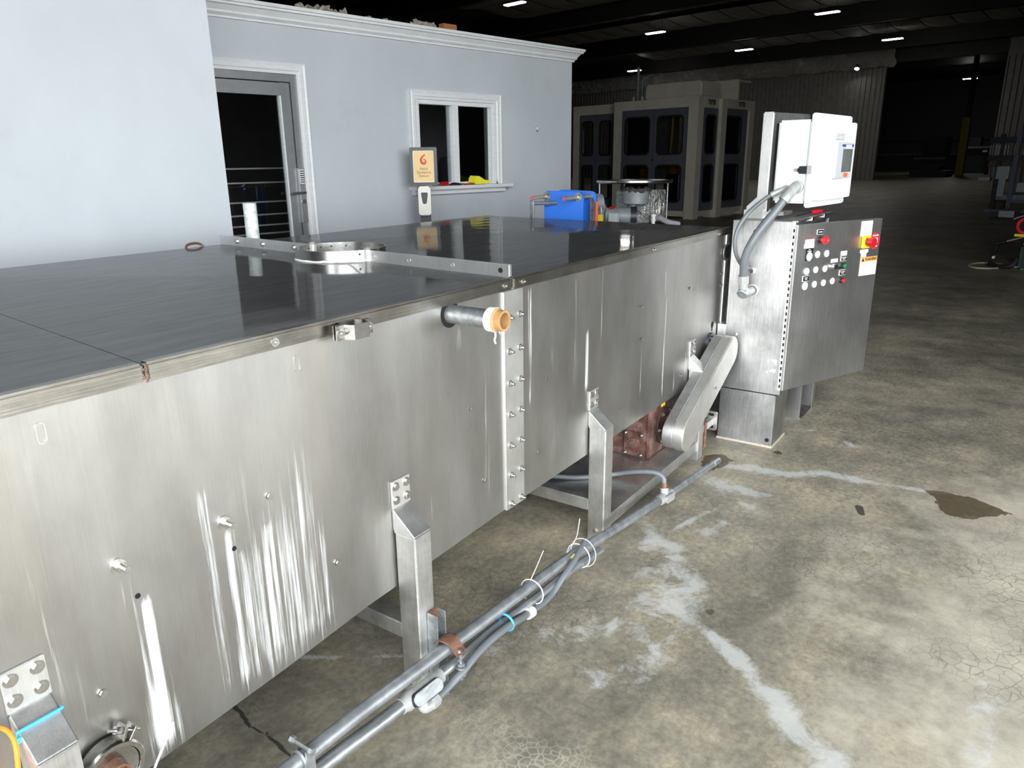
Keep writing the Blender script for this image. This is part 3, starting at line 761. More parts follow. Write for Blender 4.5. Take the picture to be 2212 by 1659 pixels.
# loose material on the office roof
def fluff(u, v, z, r, label, n=26):
    bm = new()
    for i in range(n):
        c = UV(u + random.gauss(0, r * 1.3), v + random.gauss(0, r * 0.4), z + abs(random.gauss(0, r * 0.22)))
        d = V(random.gauss(0, 1), random.gauss(0, 1), random.gauss(0, 0.6)).normalized()
        tube(bm, [c - d * 0.06, c + V(0, 0, 0.02), c + d * 0.06], lambda t: 0.006 + 0.025 * math.sin(math.pi * t), 5)
    bmesh.ops.create_icosphere(bm, subdivisions=2, radius=1.0, matrix=Matrix.Translation(UV(u, v, z - 0.1)) @ BX @ Matrix.Diagonal((r * 2.4, r * 1.0, 0.13, 1)))
    tag(obj('insulation_scrap', bm, FLUFF, loc=UV(u, v, z)), label, 'insulation')
fluff(4.05, 6.35, 2.9, 0.08, 'tuft of loose wool insulation on the office roof above the door', 34)
fluff(5.25, 6.35, 2.9, 0.07, 'loose wool insulation on the office roof beside the wooden board', 40)
fluff(4.68, 6.35, 2.88, 0.06, 'flat scrap of pale insulation in the middle of the office roof edge', 14)
tag(obj('wooden_board', uvbox(5.42, 5.6, 6.25, 6.33, 2.76, 2.965), WOOD, loc=UV(5.5, 6.3, 2.76), smooth=False, bevel=0.004), 'orange brown board end standing on the office roof', 'board')

# ------------------------------------------------------------------ sanitizer stand
ss = thing('sanitizer_stand', 'hand sanitizer stand with yellow framed sign and white dispenser', 'stand', UV(4.6, 5.66, 0))
a_s = math.radians(-45)           # the stand faces the open door
sr = Vector((math.cos(math.radians(-52)), math.sin(math.radians(-52)), 0)); sn = Vector((sr.y, -sr.x, 0))
SO = UV(4.6, 5.66, 0)
def m_s(s, z, d): return SO + sr * s + sn * d + V(0, 0, z)
bm = new(); box(bm, -0.05, 0.05, 0, 1.4, -0.03, 0.0, m_s); obj('post', bm, CHARCOAL, ss, smooth=False, bevel=0.004)
bm = new(); box(bm, -0.2, 0.2, 0, 0.012, -0.2, 0.2, m_s); obj('base', bm, CHARCOAL, ss, smooth=False)
fr = obj('sign_frame', ring_plate(new(), rect_like([0] * 24, -0.127, 0.127, 1.405, 1.75), rect_like([0] * 24, -0.098, 0.098, 1.434, 1.721), m_s, -0.02, 0.012), BLACK, ss, smooth=False)
sg = obj('sign_sheet', box(new(), -0.1, 0.1, 1.43, 1.725, -0.012, 0.0, m_s), SIGN_Y, fr, smooth=False)
obj('sheet_border', ring_plate(new(), rect_like([0] * 24, -0.098, 0.098, 1.434, 1.721), rect_like([0] * 24, -0.092, 0.092, 1.44, 1.715), m_s, 0.0, 0.0012), PAPER, fr, smooth=False)
text('lettering', 'Hand\nSanitation\nStation', 0.034, m_s(0, 1.525, 0.001), sr, (0, 0, 1), SIGN_TXT, fr, space=0.95)
LOGO = plain('red_logo', (0.62, 0.06, 0.05), 0.5, 0.0, 0.2, 40)
bm = new()
tube(bm, [m_s(0.018, 1.685, 0), m_s(-0.008, 1.665, 0), m_s(-0.022, 1.638, 0), m_s(-0.014, 1.612, 0), m_s(0.006, 1.605, 0), m_s(0.02, 1.62, 0), m_s(0.014, 1.638, 0), m_s(-0.002, 1.64, 0)], lambda t: 0.005 + 0.007 * math.sin(math.pi * min(1, t * 1.15)), 8, 5)
for v in bm.verts:
    d = (v.co - SO).dot(sn); v.co += sn * (0.0012 + d * 0.05 - d)
obj('logo', bm, LOGO, fr)
dp = obj('dispenser', prism(new(), [(-0.05, 1.40), (0.05, 1.40), (0.058, 1.37), (0.058, 1.16), (0.05, 1.135), (-0.05, 1.135), (-0.058, 1.16), (-0.058, 1.37)], m_s, 0.0, 0.09), plain('cream_white_dispenser', (0.8, 0.78, 0.68), 0.35, 0.0, 0.04), ss, bevel=0.008)
obj('window_slot', prism(new(), [(-0.028, 1.345), (0.028, 1.345), (0.032, 1.33), (0.02, 1.255), (0.012, 1.24), (-0.012, 1.24), (-0.02, 1.255), (-0.032, 1.33)], m_s, 0.09, 0.0925), BLACK, dp, bevel=0.002)
for s_, r_ in ((-0.02, 0.003), (0.015, 0.004)): bm = new(); cyl(bm, m_s(s_, 1.165, 0.09), m_s(s_, 1.165, 0.0925), r_, 8); obj('indicator', bm, SLAT, dp)

# ------------------------------------------------------------------ the stainless tank
YF, ZT, YB = 1.42, 1.24, 3.29
SK = 0.1
def skx(x, y): return x + SK * (y - YF)
tank = thing('stainless_tank', 'long stainless steel tank with a mirror dark lid and box legs', 'tank', (1.5, 2.3, 0))
def zbot(x): return 0.335 + 0.04 * min(max((x - 0.4) / 0.9, 0), 1) + 0.028 * min(max((x - 1.0) / 1.0, 0), 1) + 0.012 * min(max((x - 2) / 1.5, 0), 1)
def side_panel(xa, xb, step=0.012):
    xs = np.linspace(xa, xb, max(2, int((xb - xa) / step))); nz = 74
    P = []; st = []
    for x in xs:
        zb = zbot(x)
        for k in range(nz): P.append((x, YF, zb + (1.225 - zb) * k / (nz - 1)))
    P = np.array(P); n = len(xs); idx = np.arange(n * nz).reshape(n, nz)
    F = np.stack([idx[:-1, :-1], idx[1:, :-1], idx[1:, 1:], idx[:-1, 1:]], -1).reshape(-1, 4).tolist()
    # back sheet and edges
    base = len(P)
    bk = np.array([(x, YF + 0.012, z) for x in xs for z in (zbot(x), 1.225)]); P = np.vstack([P, bk])
    lo_ = [base + 2 * i for i in range(n)]; hi_ = [base + 2 * i + 1 for i in range(n)]
    for i in range(n - 1):
        F += [[lo_[i], hi_[i], hi_[i + 1], lo_[i + 1]], [int(idx[i, 0]), lo_[i], lo_[i + 1], int(idx[i + 1, 0])], [int(idx[i, -1]), int(idx[i + 1, -1]), hi_[i + 1], hi_[i]]]
    F += [idx[0, :].tolist() + [hi_[0], lo_[0]], idx[-1, ::-1].tolist() + [lo_[-1], hi_[-1]]]
    me = bpy.data.meshes.new('side_panel'); off = loc_of(tank)
    me.from_pydata((P - np.array(off)).tolist(), [], F); me.update()
    X, Z = P[:, 0], P[:, 2]; S_ = np.zeros(len(P))
    for (x, zt, zb, w0, w1, s) in STREAKS:
        t = np.clip((zt - Z) / max(zt - zb, 1e-3), 0, 1); w = w0 + (w1 - w0) * t
        e = np.clip((zt - Z) / (0.03 if w0 < 0.025 else 0.3), 0, 1) * np.clip((Z - zb) / 0.08 + 0.15, 0, 1)
        S_ = np.maximum(S_, s * e * np.clip(1.5 * (1 - np.abs(X - x) / w), 0, 1))
    a = me.attributes.new('streak', 'FLOAT', 'POINT'); a.data.foreach_set('value', S_.astype(np.float32))
    me.materials.append(SIDE)
    o = bpy.data.objects.new('side_panel', me); COL.objects.link(o); o.parent = tank; ROOTLOC[o.name] = off
    return o
STREAKS = [(0.98, 0.98, 0.34, 0.12, 0.17, 0.5), (1.09, 1.05, 0.36, 0.07, 0.11, 0.55), (0.68, 0.765, 0.33, 0.02, 0.055, 1.0), (0.645, 0.83, 0.70, 0.012, 0.018, 0.55), (0.892, 0.83, 0.36, 0.012, 0.02, 0.95), (0.918, 0.765, 0.36, 0.008, 0.012, 0.8),
           (0.84, 0.95, 0.36, 0.02, 0.03, 0.62), (0.96, 1.0, 0.36, 0.03, 0.05, 0.6), (1.06, 1.0, 0.37, 0.05, 0.06, 0.62), (1.16, 0.95, 0.38, 0.04, 0.03, 0.55),
           (1.0, 0.8, 0.38, 0.02, 0.03, 0.7), (1.10, 0.72, 0.38, 0.025, 0.03, 0.75), (1.45, 0.64, 0.38, 0.012, 0.02, 1.0),
           (1.715, 1.24, 1.14, 0.035, 0.05, 0.9), (1.70, 1.15, 0.95, 0.03, 0.02, 0.6), (1.77, 1.15, 1.0, 0.012, 0.01, 0.6), (1.6, 0.75, 0.5, 0.01, 0.01, 0.4), (1.74, 0.6, 0.41, 0.02, 0.01, 0.45),
           (2.17, 1.215, 0.72, 0.022, 0.015, 0.72), (2.60, 0.97, 0.66, 0.016, 0.025, 1.0), (2.585, 0.68, 0.42, 0.03, 0.03, 0.75), (2.50, 1.2, 0.7, 0.02, 0.02, 0.5), (2.72, 1.2, 0.85, 0.01, 0.01, 0.5),
           (3.13, 0.82, 0.5, 0.012, 0.008, 0.7), (3.38, 1.12, 0.93, 0.01, 0.008, 0.8), (3.4, 0.99, 0.43, 0.014, 0.01, 0.85), (3.0, 0.72, 0.45, 0.03, 0.03, 0.5), (3.55, 0.7, 0.42, 0.03, 0.02, 0.55),
           (3.7, 0.65, 0.42, 0.012, 0.012, 0.7), (3.25, 0.6, 0.42, 0.03, 0.03, 0.5), (3.85, 1.1, 0.7, 0.03, 0.03, 0.35), (4.2, 1.2, 0.55, 0.03, 0.03, 0.5),
           (0.5, 1.2, 0.4, 0.05, 0.05, 0.22), (1.35, 1.2, 0.5, 0.06, 0.06, 0.22), (1.9, 1.2, 0.45, 0.05, 0.05, 0.25), (2.35, 1.2, 0.45, 0.06, 0.06, 0.22)]
side_panel(-1.6, 2.052); side_panel(2.056, 4.255)
# inner shell closing the tank
bm = new()
vs = [V(skx(-1.6, YF), YF + 0.015, 0.36), V(skx(4.25, YF), YF + 0.015, 0.43), V(skx(4.25, YB), YB - 0.02, 0.43), V(skx(-1.6, YB), YB - 0.02, 0.36)]
lo = [bm.verts.new(v) for v in vs]; hi = [bm.verts.new(V(v.x, v.y, 1.228)) for v in vs]
for i in range(4):
    j = (i + 1) % 4; bm.faces.new((lo[i], lo[j], hi[j], hi[i]))
bm.faces.new(lo[::-1]); bm.faces.new(hi)
obj('inner_shell', bm, STEEL, tank, smooth=False)
# end sheet with its D shaped notch
bm = new()
box(bm, 4.25, 4.262, YF + 0.0, YB, 0.43, 1.228, lambda x, y, z: V(skx(x, y), y, z)); obj('end_sheet', bm, STEEL, tank, smooth=False)
bm = new(); box(bm, 4.215, 4.264, YF - 0.006, YF + 0.004, 0.42, 1.208); ef = obj('corner_post', bm, STEEL_PALE, tank, smooth=False, bevel=0.003)
bm = new()
pts = [(4.262, 1.155)] + [(4.215 - 0.045 * math.sin(math.radians(a)), 1.105 + 0.047 * math.cos(math.radians(a))) for a in range(0, 181, 20)] + [(4.262, 1.055)]
prism(bm, pts, lambda s, t, d: V(s, YF - 0.006 - d, t), 0.0, 0.0025); obj('notch_plate', bm, STEEL_PALE, tank, smooth=False)
pin = [(4.26, 1.145)] + [(4.222 - 0.035 * math.sin(math.radians(a)), 1.105 + 0.036 * math.cos(math.radians(a))) for a in range(0, 181, 20)] + [(4.26, 1.065)]
bm = new(); prism(bm, pin, lambda s, t, d: V(s, YF - 0.0086 - d, t), 0.0, 0.0006); obj('notch', bm, CHARCOAL, tank, smooth=False)
# lid sheets, each cross-broken
def lid_sheet(xa, xb, rise, name='lid_sheet'):
    bm = new(); n = 12
    g = []
    for i in range(n + 1):
        row = []
        for j in range(n + 1):
            s, t = i / n, j / n
            h = rise * min(s, 1 - s, t, 1 - t) * 2
            y = YF + 0.004 + (YB - YF - 0.004) * t
            row.append(bm.verts.new(V(skx(xa + (xb - xa) * s, y), y, ZT + h)))
        g.append(row)
    for i in range(n):
        for j in range(n):
            q = (g[i][j], g[i + 1][j], g[i + 1][j + 1], g[i][j + 1])
            bm.faces.new(q)
    bmesh.ops.triangulate(bm, faces=bm.faces)
    ed = [e for e in bm.edges if e.is_boundary]
    r = bmesh.ops.extrude_edge_only(bm, edges=ed)
    for v in [v for v in r['geom'] if isinstance(v, bmesh.types.BMVert)]: v.co.z = ZT - 0.012
    return obj(name, bm, LID, tank, smooth=False)
lid_sheet(-1.6, 0.755, 0.010); lid_sheet(0.757, 2.062, 0.010); lid_sheet(2.08, 4.262, 0.012)
# rolled rim along the front
for xa, xb in ((-1.6, 0.754), (0.757, 2.05), (2.058, 4.264)):
    bm = new(); box(bm, xa, xb, YF - 0.011, YF + 0.02, 1.203, 1.2435); obj('rim', bm, STEEL_RIM, tank, bevel=0.006)
BOLT_S = hexbolt('rim_bolt', 0.0075, 0.006, True, 0.006)
for x in (0.65 + 0.42, 2.005, 2.115, 3.2, 4.05): inst('bolt', BOLT_S, tank, (x, YF - 0.011, 1.222))
bm = new()
for k in range(5): lathe(bm, (0.756 + random.uniform(-0.004, 0.004), YF - 0.012, 1.207 + k * 0.008), (0, -1, 0), [(0, 0.0035), (0.002, 0.002), (0.0025, 0)], 8)
obj('weld_bead', bm, RUSTCLAMP, tank)
# upstand flange across the lid, on both sides of the collar
def flange(ya, yb, n=1):
    bm = new(); box(bm, 2.062, 2.078, ya, yb, ZT - 0.01, ZT + 0.044, lambda x, y, z: V(skx(x, y), y, z))
    return obj('upstand_flange', bm, STEEL_PALE, tank, smooth=False, bevel=0.002)
f1 = flange(YF + 0.012, 2.19); f2 = flange(2.53, YB + 0.02)
TBOLT = hexbolt('flange_bolt', 0.008, 0.006, True)
for y in (1.47, 1.70, 1.93, 2.14): inst('bolt_hole', mesh_of('bolt_hole', lathe(new(), (0, 0, 0), (-1, 0, 0), [(0, 0), (0, 0.009), (0.002, 0.009), (0.002, 0.0055), (0.0012, 0.005), (0.0012, 0)], 14), HOLE if y == 1.47 else STEEL_PALE), f1, (skx(2.062, y), y, ZT + 0.022))
for y in (2.68, 2.93, 3.15): inst('bolt', TBOLT, f2, (skx(2.062, y), y, ZT + 0.022), ROT_NX)
# round collar
CC = V(2.17, 2.36, ZT)
bm = new(); prof_o = [(CC.x + 0.185 * math.cos(2 * math.pi * i / 48), CC.y + 0.185 * math.sin(2 * math.pi * i / 48)) for i in range(48)]
prof_i = [(CC.x + 0.182 * math.cos(2 * math.pi * i / 48), CC.y + 0.182 * math.sin(2 * math.pi * i / 48)) for i in range(48)]
ring_plate(bm, prof_o, prof_i, lambda s, t, d: V(s, t, d), ZT - 0.005, ZT + 0.046); col_ = obj('collar', bm, STEEL_BRIGHT, tank)
bm = new(); tube(bm, [CC + V(0.188 * math.cos(a), 0.188 * math.sin(a), 0.003 + 0.004 * random.random()) for a in [math.radians(d) for d in range(150, 300, 8)]], 0.004, 6); obj('weld_seam', bm, SEALANT, col_)
bm = new(); tube(bm, [CC + V(0.188 * math.cos(math.radians(a)), 0.188 * math.sin(math.radians(a)), z) for a, z in ((232, 0.004), (240, 0.018), (246, 0.036), (250, 0.046))], 0.0035, 6); obj('lap_seam', bm, SEALANT, col_)
bm = new()
for a in (40, 60, 75, 95, 250, 275):
    r = 0.181 if a < 180 else 0.186; c = CC + V(r * math.cos(math.radians(a)), r * math.sin(math.radians(a)), 0.03)
    bmesh.ops.create_uvsphere(bm, u_segments=8, v_segments=6, radius=0.004, matrix=Matrix.Translation(c))
obj('rivet', bm, CHARCOAL, col_)
for k in (-1, 1):
    bm = new(); c = V(skx(2.07, 2.36 + 0.185 * k), 2.36 + 0.185 * k, ZT)
    box(bm, c.x - 0.02, c.x + 0.004, c.y - 0.006, c.y + 0.006, c.z, c.z + 0.055); obj('collar_lug', bm, STEEL_PALE, col_, smooth=False)
# splice plate between the two side panels
bm = new(); box(bm, 2.0, 2.118, YF - 0.008, YF + 0.002, 0.398, 1.2); spl = obj('splice_plate', bm, STEEL_PALE, tank, smooth=False, bevel=0.002)
SB = hexbolt('splice_bolt', 0.0085, 0.007, True, 0.012)
for i, z in enumerate((1.11, 0.991, 0.876, 0.761, 0.645, 0.530, 0.416)):
    inst('bolt', SB, spl, (2.032, YF - 0.008, z)); inst('bolt', SB, spl, (2.097, YF - 0.008, z + 0.002))
# loose bolts, drain holes and slots on the panels
B8 = hexbolt('panel_bolt', 0.0085, 0.006, False)
for x, z in ((0.566, 0.586), (1.014, 0.849), (1.205, 0.574), (1.815, 0.842), (1.882, 0.563), (2.273, 0.829), (2.217, 0.554), (2.91, 0.538), (3.112, 0.97), (3.127, 0.812), (3.647, 0.512), (4.17, 0.99), (3.7, 0.97), (4.18, 0.92)):
    inst('bolt', B8, tank, (x, YF, z))
BS = hexbolt('stud_bolt', 0.0125, 0.011, True, 0.022)
inst('stud', BS, tank, (0.644, YF, 0.842)); inst('stud', BS, tank, (0.889, YF, 0.833))
hl = mesh_of('drain_hole', lathe(new(), (0, 0, 0), (0, -1, 0), [(0, 0), (0, 0.006), (0.0008, 0.006), (0.0008, 0)], 10), HOLE)
inst('drain_hole', hl, tank, (0.669, YF - 0.0005, 0.758)); inst('drain_hole', hl, tank, (0.903, YF - 0.0005, 0.759))
bm = new(); ring_plate(bm, rrect(-0.009, 0.009, -0.021, 0.021, 0.0088), rrect(-0.006, 0.006, -0.018, 0.018, 0.0058), lambda s, t, d: V(s, -d, t), 0, 0.0015); sl = mesh_of('weld_slot', bm, STEEL)
inst('weld_slot', sl, tank, (0.552, YF, 1.157)); inst('weld_slot', sl, tank, (1.136, YF, 1.154))
bm = new(); lathe(bm, (4.083, YF - 0.0005, 0.705), (0, -1, 0), [(0, 0), (0, 0.02), (0.001, 0.02), (0.001, 0)], 16); box(bm, 4.076, 4.09, YF - 0.0014, YF - 0.0002, 0.668, 0.705); obj('keyhole', bm, HOLE, tank)
# inlet pipe stub
il = bm = new(); d = V(0.3, -0.92, -0.02).normalized(); p0 = V(1.725, YF, 1.175)
il = obj('inlet_ring', lathe(new(), p0, (0, -1, 0), [(0.0, 0.043), (0.0015, 0.043), (0.0015, 0.02), (0.0, 0.02)], 24), HOLE, tank)
bm = new(); cyl(bm, p0 + V(0, 0.02, 0), p0 + V(0, -0.165, 0), 0.0285, 24, caps=False); ip = obj('inlet_pipe', bm, GALV, tank)
bm = new(); lathe(bm, p0 + V(0, -0.15, 0), (0, -1, 0), [(0, 0.0286), (0.004, 0.035), (0.03, 0.036), (0.034, 0.031), (0.055, 0.031), (0.055, 0.024), (0.0, 0.024)], 24); mo = obj('threaded_mouth', bm, COPPER_IN, ip)
bm = new(); lathe(bm, p0 + V(0, -0.148, 0), (0, -1, 0), [(0, 0.029), (0.004, 0.0365), (0.028, 0.0372), (0.034, 0.032)], 24)
tube(bm, [p0 + V(0.0, -0.17, -0.035), p0 + V(0.004, -0.168, -0.05), p0 + V(-0.002, -0.168, -0.062), p0 + V(0.004, -0.168, -0.072)], 0.003, 6); tube(bm, [p0 + V(0.015, -0.172, -0.03), p0 + V(0.02, -0.172, -0.045)], 0.002, 6)
obj('thread_tape', bm, SEALANT, ip)
bm = new(); cyl(bm, p0 + V(0, -0.1502, 0), p0 + V(0, -0.148, 0), 0.025, 20); obj('pipe_bore', bm, HOLE, ip)
# box legs with cranked brackets
def bracket_leg(x0, w, ztop, foot=True):
    x1 = x0 + w; yo, yi = 1.335, YF - 0.005
    bm = new(); box(bm, x0, x1, yo, yi, 0.0, ztop - 0.16); lg = obj('leg', bm, STEEL_LEG, tank, smooth=False, bevel=0.005)
    bm = new(); box(bm, x0 - 0.002, x1 + 0.002, YF - 0.007, YF, ztop - 0.085, ztop); pl = obj('mounting_plate', bm, STEEL_PALE, lg, smooth=False, bevel=0.0015)
    bm = new(); prism(bm, [(YF, ztop - 0.085), (YF, ztop - 0.15), (yi, ztop - 0.165), (yo, ztop - 0.165), (yo, ztop - 0.158)], lambda s, t, d: V(d, s, t), x0 - 0.001, x1 + 0.001)
    obj('sloped_cap', bm, STEEL_LEG, lg, smooth=False, bevel=0.003)
    return lg, pl
B12 = hexbolt('plate_bolt', 0.0095, 0.006, True)
for x0, zt in ((0.402, 0.737), (1.425, 0.73), (2.62, 0.69), (3.745, 0.675)):
    lg, pl = bracket_leg(x0, 0.074, zt)
    for dx in (0.014, 0.06):
        for dz in (0.018, 0.062): inst('bolt', B12, lg, (x0 + dx, YF - 0.007, zt - dz))
    inst('bolt', hexbolt('foot_bolt', 0.008, 0.006), lg, (x0, 1.375, 0.055), ROT_NX)
# cross braces below and far legs
for x0 in (1.43, 2.625, 3.75, 0.407):
    bm = new(); box(bm, x0, x0 + 0.06, 1.415, 3.2, 0.14 if x0 > 2 else 0.2, 0.195 if x0 > 2 else 0.255); obj('cross_brace', bm, STEEL_LEG, tank, smooth=False, bevel=0.004)
    bm = new(); box(bm, skx(x0, 3.25), skx(x0, 3.25) + 0.07, 3.2, 3.27, 0, 0.44); obj('leg', bm, STEEL_LEG, tank, smooth=False, bevel=0.005)
# gearbox tray
bm = new(); box(bm, 2.69, 3.79, 1.345, 2.0, 0.104, 0.112); box(bm, 2.69, 3.79, 1.345, 1.352, 0.052, 0.112); box(bm, 2.69, 3.79, 1.99, 2.0, 0.052, 0.112)
obj('drive_tray', bm, STEEL_LEG, tank, smooth=False, bevel=0.002)
# arm with slotted end beside the third leg
bm = new(); box(bm, 3.8, 4.03, 1.352, 1.388, 0.125, 0.165); arm = obj('side_arm', bm, STEEL_PALE, tank, smooth=False, bevel=0.004)
bm = new(); prism(bm, rrect(1.335, 1.405, 0.09, 0.205, 0.012), lambda s, t, d: V(d, s, t), 4.03, 4.038); ep = obj('end_plate', bm, STEEL_PALE, arm)
bm = new()
for z in (0.11, 0.185): prism(bm, rrect(1.353, 1.387, z - 0.008, z + 0.008, 0.0078), lambda s, t, d: V(d, s, t), 4.029, 4.0299)
obj('slot', bm, HOLE, arm)
bm = new(); tube(bm, [V(3.83, 1.33, 0.21), V(3.83, 1.33, 0.06)], 0.008, 8); tube(bm, [V(3.81, 1.33, 0.055), V(3.86, 1.325, 0.052)], 0.004, 6); obj('rusty_rod', bm, RUSTCLAMP, arm)
# bracket angle and bearing for the driven shaft
bm = new(); box(bm, 4.16, 4.235, YF - 0.05, YF - 0.006, 0.615, 0.70); box(bm, 4.16, 4.166, YF - 0.09, YF - 0.006, 0.615, 0.70); ba = obj('angle_bracket', bm, STEEL_PALE, tank, smooth=False, bevel=0.002)
bm = new(); lathe(bm, (4.06, YF, 0.605), (0, -1, 0), [(0, 0), (0, 0.06), (0.015, 0.06), (0.02, 0.045), (0.04, 0.04), (0.045, 0.02), (0.07, 0.02), (0.07, 0)], 20); be = obj('flange_bearing', bm, CHARCOAL, tank)
for a in (45, 135, 225, 315): inst('bolt', BOLT_S, be, (4.06 + 0.048 * math.cos(math.radians(a)), YF - 0.015, 0.605 + 0.048 * math.sin(math.radians(a))))
bm = new(); box(bm, 4.0, 4.05, YF - 0.012, YF, 0.43, 0.56); sp_ = obj('slotted_strap', bm, CHARCOAL, tank, smooth=False, bevel=0.002)
inst('bolt', B8, sp_, (4.025, YF - 0.012, 0.52))

# pipe clamp hung on the rim
pcl = thing('rim_pipe_clamp', 'bright two piece pipe clamp bolted to the tank rim', 'pipe clamp', (1.29, YF - 0.04, 1.2))
def m_c(s, t, d): return V(1.29 + s, YF - 0.016 - t, 1.195 + d)
for half in (0, 1):
    bm = new(); pts = []
    if half == 0: path = [(-0.062, 0.026), (-0.036, 0.026), (-0.026, 0.052), (0.026, 0.052), (0.036, 0.026), (0.062, 0.026)]
    else: path = [(-0.062, 0.02), (-0.036, 0.02), (-0.026, 0.002), (0.026, 0.002), (0.036, 0.02), (0.062, 0.02)]
    th = 0.004 if half == 0 else -0.004
    poly = path + [(a, b + th) for a, b in path[::-1]]
    n = len(path)
    for i in range(n - 1):
        a, b = path[i], path[i + 1]; q = [a, b, (b[0], b[1] + th), (a[0], a[1] + th)]
        prism(bm, q, m_c, 0.0, 0.038)
    bmesh.ops.remove_doubles(bm, verts=bm.verts, dist=1e-5)
    obj('clamp_half', bm, STEEL_BRIGHT, pcl)
for s in (-0.05, 0.05): inst('bolt', hexbolt('clamp_bolt', 0.008, 0.007, True, 0.006), pcl, m_c(s, 0.03, 0.019))

# drain ferrule with its hinged clamp
dc = thing('drain_clamp', 'round steel drain fitting with a hinged wing clamp low on the tank side', 'drain clamp', (0.555, YF - 0.05, 0.30))
P0 = V(0.545, YF, 0.428)
bm = new(); lathe(bm, P0, (0, -1, 0), [(0, 0.052), (0.018, 0.052), (0.018, 0.0), ], 28); obj('ferrule', bm, STEEL_BRIGHT, dc)
bm = new(); lathe(bm, P0, (0, -1, 0), [(0.012, 0.054), (0.012, 0.064), (0.04, 0.064), (0.045, 0.06), (0.045, 0.052), (0.03, 0.05), (0.012, 0.054)], 32); rg = obj('clamp_ring', bm, STEEL_BRIGHT, dc)
bm = new()
for k in (0, 1):
    a = math.radians(52 + k * 14); q = P0 + V(0.06 * math.cos(a), -0.012, 0.06 * math.sin(a)); o = V(math.cos(a), 0, math.sin(a)); t = V(-o.z, 0, o.x)
    box(bm, 0, 0.03, -0.003, 0.003, 0, 0.032, lambda x, y, z: q + o * x + t * y - V(0, 1, 0) * z)
obj('clamp_ear', bm, STEEL_BRIGHT, rg, smooth=False, bevel=0.001)
a = math.radians(59); q = P0 + V(0.078 * math.cos(a), -0.028, 0.078 * math.sin(a)); t = V(-math.sin(a), 0, math.cos(a))
bm = new(); cyl(bm, q - t * 0.03, q + t * 0.04, 0.004, 10); cyl(bm, q + t * 0.013, q + t * 0.026, 0.009, 6); obj('wing_screw', bm, BOLT, rg)
bm = new(); lathe(bm, P0, (0, -1, 0), [(0.018, 0.05), (0.04, 0.05), (0.04, 0.047), (0.034, 0.024), (0.034, 0.0)], 28); obj('drain_cap', bm, STEEL_BRIGHT, dc)
bm = new(); lathe(bm, P0, (0, -1, 0), [(0.032, 0.024), (0.06, 0.022), (0.06, 0.017), (0.045, 0.017), (0.045, 0.0)], 20); obj('rusty_nipple', bm, RUSTCLAMP, dc)

# white pipe behind the tank
bm = new(); tube(bm, [V(2.47, 3.34, 0.0), V(2.47, 3.34, 1.425)], 0.034, 20); lathe(bm, (2.47, 3.34, 1.425), (0, 0, 1), [(0, 0.034), (0.003, 0.036), (0.004, 0.0)], 20)
tag(obj('standing_pipe', bm, plain('chalky_white_pipe', (0.62, 0.66, 0.64), 0.6, 0.1, 0.3, 30), loc=(2.47, 3.34, 0)), 'chalky white galvanized pipe standing behind the tank before the door', 'pipe')
bm = new(); tube(bm, [V(2.06, 3.3, 1.22), V(2.07, 3.31, 1.25), V(2.12, 3.315, 1.256), V(2.15, 3.31, 1.245), V(2.16, 3.3, 1.22)], 0.006, 8, 4)
tag(obj('rusty_strap', bm, RUSTCLAMP, loc=(2.1, 3.3, 1.22)), 'small rusty strap peeping over the back edge of the lid', 'strap')

# ------------------------------------------------------------------ gear reducer and chain guard
gr = thing('gear_reducer', 'worn red brown gear reducer on the tray under the tank', 'gearbox', (3.5, 1.6, 0.112))
bm = new(); box(bm, 3.36, 3.655, 1.475, 1.76, 0.112, 0.415); gb = obj('housing', bm, RUST, gr, smooth=False, bevel=0.008)
bm = new(); prism(bm, [(3.36, 0.115), (3.655, 0.115), (3.655, 0.36), (3.62, 0.40), (3.40, 0.40), (3.36, 0.36)], lambda s, t, d: V(s, d, t), 1.462, 1.478); obj('front_cover', bm, RUST, gr, smooth=False, bevel=0.004)
bm = new(); lathe(bm, (3.545, 1.464, 0.25), (0, -1, 0), [(0, 0.1), (0.012, 0.1), (0.014, 0.07), (0.022, 0.06), (0.022, 0.0)], 28); fl_ = obj('bearing_flange', bm, rusty('dark_oily_flange', (0.02, 0.015, 0.012), (0.06, 0.035, 0.03), (0.2, 0.1, 0.07)), gr)
for a in range(0, 360, 60): inst('bolt', BOLT_S, fl_, (3.545 + 0.085 * math.cos(math.radians(a)), 1.452, 0.25 + 0.085 * math.sin(math.radians(a))))
bm = new(); cyl(bm, (3.545, 1.44, 0.25), (3.545, 1.30, 0.25), 0.02, 18); cyl(bm, (3.545, 1.44, 0.25), (3.545, 1.41, 0.25), 0.034, 18); obj('output_shaft', bm, CHARCOAL, gr)
bm = new(); prism(bm, rrect(1.49, 1.60, 0.125, 0.255, 0.02), lambda s, t, d: V(d, s, t), 3.345, 3.36); ic = obj('input_cover', bm, RUST, gr, bevel=0.003)
bm = new(); lathe(bm, (3.345, 1.545, 0.192), (-1, 0, 0), [(0, 0.034), (0.006, 0.034), (0.008, 0.02), (0.014, 0.018), (0.014, 0)], 20); obj('hub', bm, RUST, gr)
for y, z in ((1.5, 0.135), (1.59, 0.135), (1.5, 0.245), (1.59, 0.245)): inst('bolt', BOLT_S, ic, (3.345, y, z), ROT_NX)
bm = new(); box(bm, 3.50, 3.545, 1.459, 1.462, 0.365, 0.385); obj('yellow_tag', bm, YELLOW, gr, smooth=False)

cg = thing('chain_guard', 'long stained steel chain guard slanting from gearbox to tank side', 'chain guard', (3.7, 1.32, 0.2))
